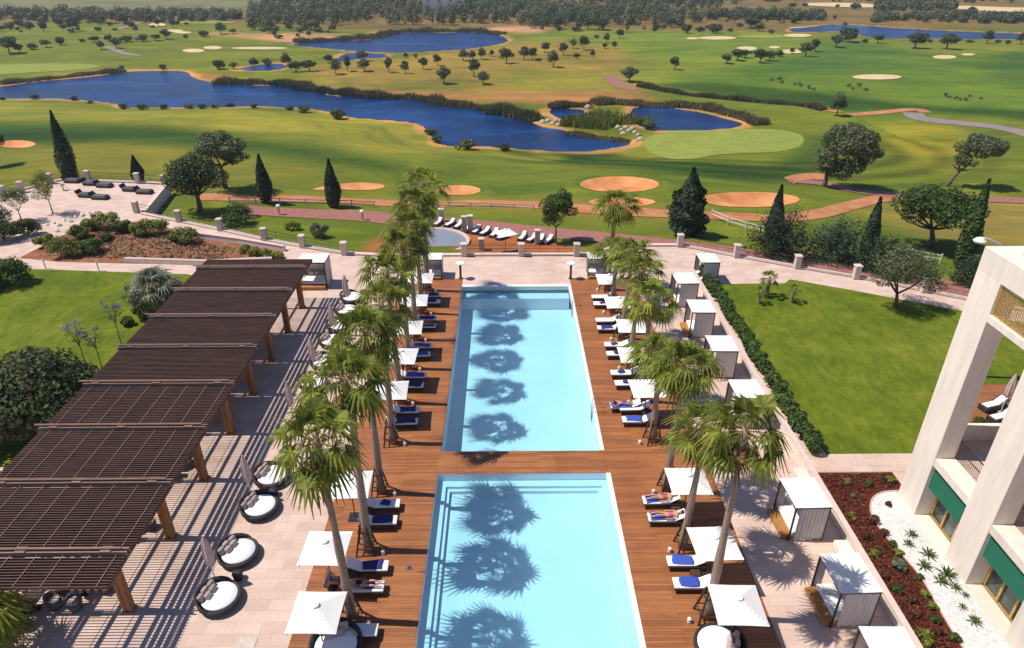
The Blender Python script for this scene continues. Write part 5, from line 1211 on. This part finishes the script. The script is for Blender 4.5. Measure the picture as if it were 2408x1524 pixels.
# golf range flags and pale markers: small grey shrubs on the practice ground
gs=[(1812,190),(1830,188),(1835,196),(1868,200),(1880,198),(1882,203),(1900,208),(1910,212),(1992,204),(2004,211),(2020,203),(2036,214),(2222,226),(2230,230),(2243,233),(2256,236),(2280,228),(2305,234),(2270,237)]
gsp=bushp[1]
gp_=thing('pale_shrub','x','shrub',(0,0,-50)); mesh_np('foliage',crown([((0,0,.5),(.8,.8,.5))],260,.16,777,5),4,'leaf_silver',gp_); m=MB(); m.tube([(0,0,-.1),(0,0,.5)],.04,5); m.build('stem','trunk',gp_)
for i,(x,y) in enumerate(sorted(gs)): place(gp_,T(x,y),i,f'tiny pale grey shrub on the practice fairway at right, {ordn(i)} from the left','pale shrubs on the practice fairway',random.uniform(.8,1.3))
# white villas in the woods
def villa(px0,px1,py,h,label):
    X0,Y0,Z0=T(px0,py); X1,_,_=T(px1,py); t=thing('villa',label,'house',((X0+X1)/2,Y0,Z0)); w=(X1-X0)/2; m=MB(); m.rbox(-w,w,0,9,-1,h,.05); m.build('wall','white_paint',t)
    for k in range(3): m=MB(); x=-w+w*(k+.5)*2/3; m.box(x-w*.05,x+w*.05,-.06,-.02,h*.72,h*.88); m.build('window','glass',t)
    m=MB(); m.box(-w-.2,w+.2,-.3,9.2,h+.004,h+.35); m.build('roof','stucco',t)
villa(995,1072,36,11,'wide white flat roofed villa among the far woods'); villa(1076,1092,32,14,'narrow taller white villa right of the wide one in the far woods')
# planting-bed wall by the pergola
t=thing('planter_wall','low pale wall edging the raised bed beyond the pergola','wall'); P=gp([(445,556),(560,571),(670,590)]); m=MB()
for a,b in zip(P[:-1],P[1:]): m.bar((*a,.25),(*b,.25),.35,.5)
m.build('wall_body','stucco',t); m=MB()
for a,b in zip(P[:-1],P[1:]): m.bar((*a,.54),(*b,.54),.42,.07)
m.build('coping','pinkstone',t)
t=thing('planter_wall','low pale wall along the front of the raised bed beside the lawn path','wall'); P=gp([(295,617),(490,623),(640,616)]); m=MB()
for a,b in zip(P[:-1],P[1:]): m.bar((*a,.2),(*b,.2),.3,.4)
m.build('wall_body','stucco',t); m=MB()
for a,b in zip(P[:-1],P[1:]): m.bar((*a,.44),(*b,.44),.36,.07)
m.build('coping','pinkstone',t)
m=MB(); m.tube([(0,0,0),(0,0,.9)],.05,6); m.lathe([(.09,.9),(.11,.98),(.02,1.02)],8); gpst=m.build('garden_post','pillar'); tag(gpst,'x','post')
for i,(x,y) in enumerate([(108,632),(233,637)]): place(gpst,(*g(x,y,0),0),0,f'{["left","right"][i]} thin post beside the pale path of the left lawn','garden posts')
# ================================================================ people
def skinmesh(name,J,E_,rad,mat,parent,sub=1):
    me=bpy.data.meshes.new(name); me.from_pydata([J[k] for k in J],[(list(J).index(a),list(J).index(b)) for a,b in E_],[])
    o=bpy.data.objects.new(name,me); COL.objects.link(o); o.modifiers.new('s','SKIN'); sm=o.modifiers.new('u','SUBSURF'); sm.levels=sub; sm.render_levels=sub
    for i,k in enumerate(J):
        r=rad.get(k,.03) if isinstance(rad,dict) else rad; me.skin_vertices[0].data[i].radius=(r,r) if not isinstance(r,tuple) else r; me.skin_vertices[0].data[i].use_root=(i==0)
    dg=bpy.context.evaluated_depsgraph_get(); ev=o.evaluated_get(dg); nm=bpy.data.meshes.new_from_object(ev); bpy.data.objects.remove(o)
    nm.materials.clear(); nm.materials.append(M[mat]); nm.polygons.foreach_set('use_smooth',[True]*len(nm.polygons)); q=bpy.data.objects.new(name,nm); COL.objects.link(q); q.parent=parent; return q
def person(pose,loc,rz,label,cloth='pink_cloth',hair='hair',skirt=False):
    t=thing('person',label,'person',loc,rz)
    if pose=='lie':     # on the back, head to +X
        J={'pelvis':(0,0,.12),'waist':(.18,0,.12),'chest':(.38,0,.17),'neck':(.56,0,.25),'head0':(.63,0,.29),'head':(.72,0,.33),'crown_':(.80,0,.36),
           'shl':(.47,.17,.20),'ell':(.22,.27,.13),'wrl':(.0,.28,.12),'hdl':(-.08,.27,.12),'shr':(.47,-.17,.20),'elr':(.22,-.27,.13),'wrr':(.0,-.28,.12),'hdr':(-.08,-.27,.12),
           'hpl':(-.06,.09,.11),'knl':(-.48,.13,.16),'anl':(-.88,.14,.08),'tol':(-.97,.17,.17),'hpr':(-.06,-.09,.11),'knr':(-.48,-.11,.22),'anr':(-.86,-.12,.08),'tor':(-.95,-.14,.17)}
    elif pose=='prone': # on the front, head to +X
        J={'pelvis':(0,0,.11),'waist':(.18,0,.10),'chest':(.38,0,.12),'neck':(.56,0,.15),'head0':(.63,0,.16),'head':(.72,.02,.16),'crown_':(.80,.03,.17),
           'shl':(.47,.17,.13),'ell':(.66,.30,.07),'wrl':(.82,.16,.06),'hdl':(.88,.10,.06),'shr':(.47,-.17,.13),'elr':(.66,-.30,.07),'wrr':(.82,-.16,.06),'hdr':(.88,-.10,.06),
           'hpl':(-.06,.09,.11),'knl':(-.48,.12,.07),'anl':(-.88,.13,.08),'tol':(-.99,.14,.03),'hpr':(-.06,-.09,.11),'knr':(-.48,-.12,.07),'anr':(-.88,-.13,.08),'tor':(-.99,-.14,.03)}
    else:               # sitting upright facing -X
        J={'pelvis':(0,0,.12),'waist':(.0,0,.30),'chest':(-.02,0,.50),'neck':(-.03,0,.66),'head0':(-.035,0,.72),'head':(-.05,0,.80),'crown_':(-.04,0,.88),
           'shl':(-.01,.18,.58),'ell':(-.08,.24,.34),'wrl':(-.28,.14,.24),'hdl':(-.35,.11,.23),'shr':(-.01,-.18,.58),'elr':(-.08,-.24,.34),'wrr':(-.28,-.14,.24),'hdr':(-.35,-.11,.23),
           'hpl':(-.05,.09,.11),'knl':(-.45,.12,.12),'anl':(-.50,.12,-.30),'tol':(-.66,.13,-.34),'hpr':(-.05,-.09,.11),'knr':(-.45,-.12,.12),'anr':(-.50,-.12,-.30),'tor':(-.66,-.13,-.34)}
    Eg=[('pelvis','waist'),('waist','chest'),('chest','neck'),('neck','head0'),('head0','head'),('head','crown_'),('chest','shl'),('shl','ell'),('ell','wrl'),('wrl','hdl'),('chest','shr'),('shr','elr'),('elr','wrr'),('wrr','hdr'),
        ('pelvis','hpl'),('hpl','knl'),('knl','anl'),('anl','tol'),('pelvis','hpr'),('hpr','knr'),('knr','anr'),('anr','tor')]
    rd={'pelvis':.125,'waist':.11,'chest':.13,'neck':.05,'head0':.07,'head':.098,'crown_':.06,'shl':.055,'shr':.055,'ell':.038,'elr':.038,'wrl':.026,'wrr':.026,'hdl':.032,'hdr':.032,'hpl':.085,'hpr':.085,'knl':.055,'knr':.055,'anl':.036,'anr':.036,'tol':.03,'tor':.03}
    for s_ in 'lr':     # fingers and thumb
        w=Vector(J['wr'+s_]); h_=Vector(J['hd'+s_]); d=(h_-w).normalized(); sd3=Vector((-d.y,d.x,0)).normalized(); 
        for k in range(4): J[f'f{s_}{k}']=tuple(h_+d*(.065+.012*(1-abs(k-1.5)/1.5))+sd3*(k-1.5)*.020+Vector((0,0,-.012))); Eg.append(('hd'+s_,f'f{s_}{k}')); rd[f'f{s_}{k}']=.009
        J[f't{s_}']=tuple(w+d*.06+sd3*.05*(1 if s_=='r' else -1)); Eg.append(('hd'+s_,f't{s_}')); rd[f't{s_}']=.010
    skinmesh('body',J,Eg,rd,'skin',t)
    H=Vector(J['head']); up=(Vector(J['crown_'])-Vector(J['head0'])).normalized(); face=Vector((0,0,1)) if pose=='lie' else Vector((0,0,-1)) if pose=='prone' else Vector((-1,0,.1))
    m=MB(); m.ell(tuple(H-face*.03+up*.02),(.108,.10,.108),12,8); m.build('hair',hair,t,smooth=True)
    m=MB(); f0=H+face*.085; m.ell(tuple(f0-up*.005+face*.012),(.018,.014,.018),6,5); m.build('nose','skin',t)
    m=MB(); s2=up.cross(face).normalized()
    for q in (-.035,.035): m.ell(tuple(f0+up*.022+s2*q),(.012,.012,.012),6,5)
    m.build('eyes','black_cloth',t); m=MB(); m.ell(tuple(f0-up*.042),(.016,.016,.012),6,5); m.build('mouth','red_cloth',t)
    keep={'pelvis':.137,'waist':.122,'chest':.142,'hpl':.098,'hpr':.098}
    J2={k:J[k] for k in keep}; E2=[e for e in Eg if e[0] in keep and e[1] in keep]
    if pose=='sit':
        J2['shl']=J['shl'];J2['shr']=J['shr'];keep['shl']=.068;keep['shr']=.068;E2+= [('chest','shl'),('chest','shr')]
    else:
        pass
    skinmesh('clothing',J2,E2,keep,cloth,t); return t
def lo(sd_,i,j): return [q for q in LOUN if q[:3]==(sd_,i,j)][0][3].location
L_=lo('R',2,1); person('lie',(L_.x,L_.y,.43),0,'person in red swimwear lying on the blue towel of a right deck lounger, farther one','red_cloth')
L_=lo('R',2,0); person('lie',(L_.x,L_.y,.43),0,'person in pink lying on the blue towel of a right deck lounger, nearer one','pink_cloth')
person('prone',(PULL[0]+.0,PULL[1],.44),math.pi,'person lying face down on the lounger out on the open right deck','blue_cloth')
L_=lo('L',1,0); person('lie',(L_.x,L_.y,.43),math.pi,'person in dark swimwear lying on a left deck lounger beside the near palms','black_cloth')
L_=lo('L',6,0); person('lie',(L_.x,L_.y,.43),math.pi,'person in blue with a red top lying on a far left deck lounger','red_cloth')
X,Y=g(778,1385,0); person('sit',(X,Y,.42),math.pi,'seated person with grey hair in bright blue between the two near left parasols','blue_cloth','grey_hair')
place(st,(X+.05,Y,0),0,'small dark round stool under the person in bright blue on the left deck','side tables between daybeds',(1,1,1.05))
X,Y=g(1692,886,0); person('sit',(X,Y,.40),math.pi/2,'person in blue sitting on a stool in front of the cabanas','blue_cloth')
place(st,(X,Y,0),0,'small dark round stool under the person in blue by the cabanas','side tables between daybeds')
# floor drain and access covers
m=MB(); m.lathe([(.13,.0),(.13,.012),(.01,.014)],14); dr=m.build('floor_drain','steel'); tag(dr,'small round metal drain cover set in the left deck','drain'); dr.location=(*g(962,1336,0),.006)
m=MB(); m.rbox(-.4,.4,-.28,.28,0,.02,.004); ac=m.build('access_cover','pillar'); tag(ac,'square stone access cover at the bottom of the stone terrace','access cover'); ac.location=(*g(580,1512,0),.004)

for i,(x,y,q) in enumerate([(8,566,2.0),(62,552,1.5),(-10,535,2.0)]): shrub(x,y,q,'leaf_dark',['dark shaded bush at the left edge above the garden path','dark bush beside the white rocks at upper left','dark bush cut by the left edge, farther of the two'][i],0,2400,520+i)
# ================================================================ light
w=bpy.data.worlds.new('World'); sc.world=w; w.use_nodes=True; nt=w.node_tree
bg=nt.nodes['Background']; sk=nt.nodes.new('ShaderNodeTexSky'); sk.sky_type='NISHITA'; sk.sun_disc=False
EL=59.5; AZ=4.5   # sun from the left (-X), slightly beyond (+Y)
sd=Vector((-math.cos(R(AZ))*math.cos(R(EL)),math.sin(R(AZ))*math.cos(R(EL)),math.sin(R(EL))))
sk.sun_elevation=R(EL); sk.sun_rotation=math.atan2(sd.x,sd.y); sk.altitude=50; sk.air_density=1.0; sk.dust_density=.3; sk.ozone_density=3.0
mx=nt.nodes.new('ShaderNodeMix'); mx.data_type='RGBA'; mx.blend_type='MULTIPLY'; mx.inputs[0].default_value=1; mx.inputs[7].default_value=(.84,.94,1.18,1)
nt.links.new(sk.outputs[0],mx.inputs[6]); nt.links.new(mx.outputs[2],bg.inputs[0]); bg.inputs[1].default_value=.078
l=bpy.data.lights.new('sun','SUN'); l.energy=4.4; l.angle=R(.53); l.color=(1,.93,.83)
lo=bpy.data.objects.new('sun',l); COL.objects.link(lo); lo.rotation_euler=(-sd).to_track_quat('-Z','Y').to_euler(); lo.location=(-40,10,60)
sc.view_settings.view_transform='Standard'; sc.view_settings.look='None'; sc.view_settings.exposure=.25; sc.view_settings.gamma=1; sc.view_settings.use_curve_mapping=False
sc.render.engine='CYCLES'; sc.cycles.max_bounces=6; sc.cycles.transparent_max_bounces=8

m=MB(); m.box(-1500,1500,-62,1600,-16,36); hzm=N('haze_air')
vol=hzm.n('VolumePrincipled',{'Color':(.85,.92,1.0),'Density':.00018,'Anisotropy':.2}); hzm.t.links.new(vol.outputs[0],hzm.out.inputs['Volume'])
ho=m.build('haze',hzm.m); ho['kind']='stuff'; ho['label']='thin pale summer haze over the golf course'; ho['category']='haze'
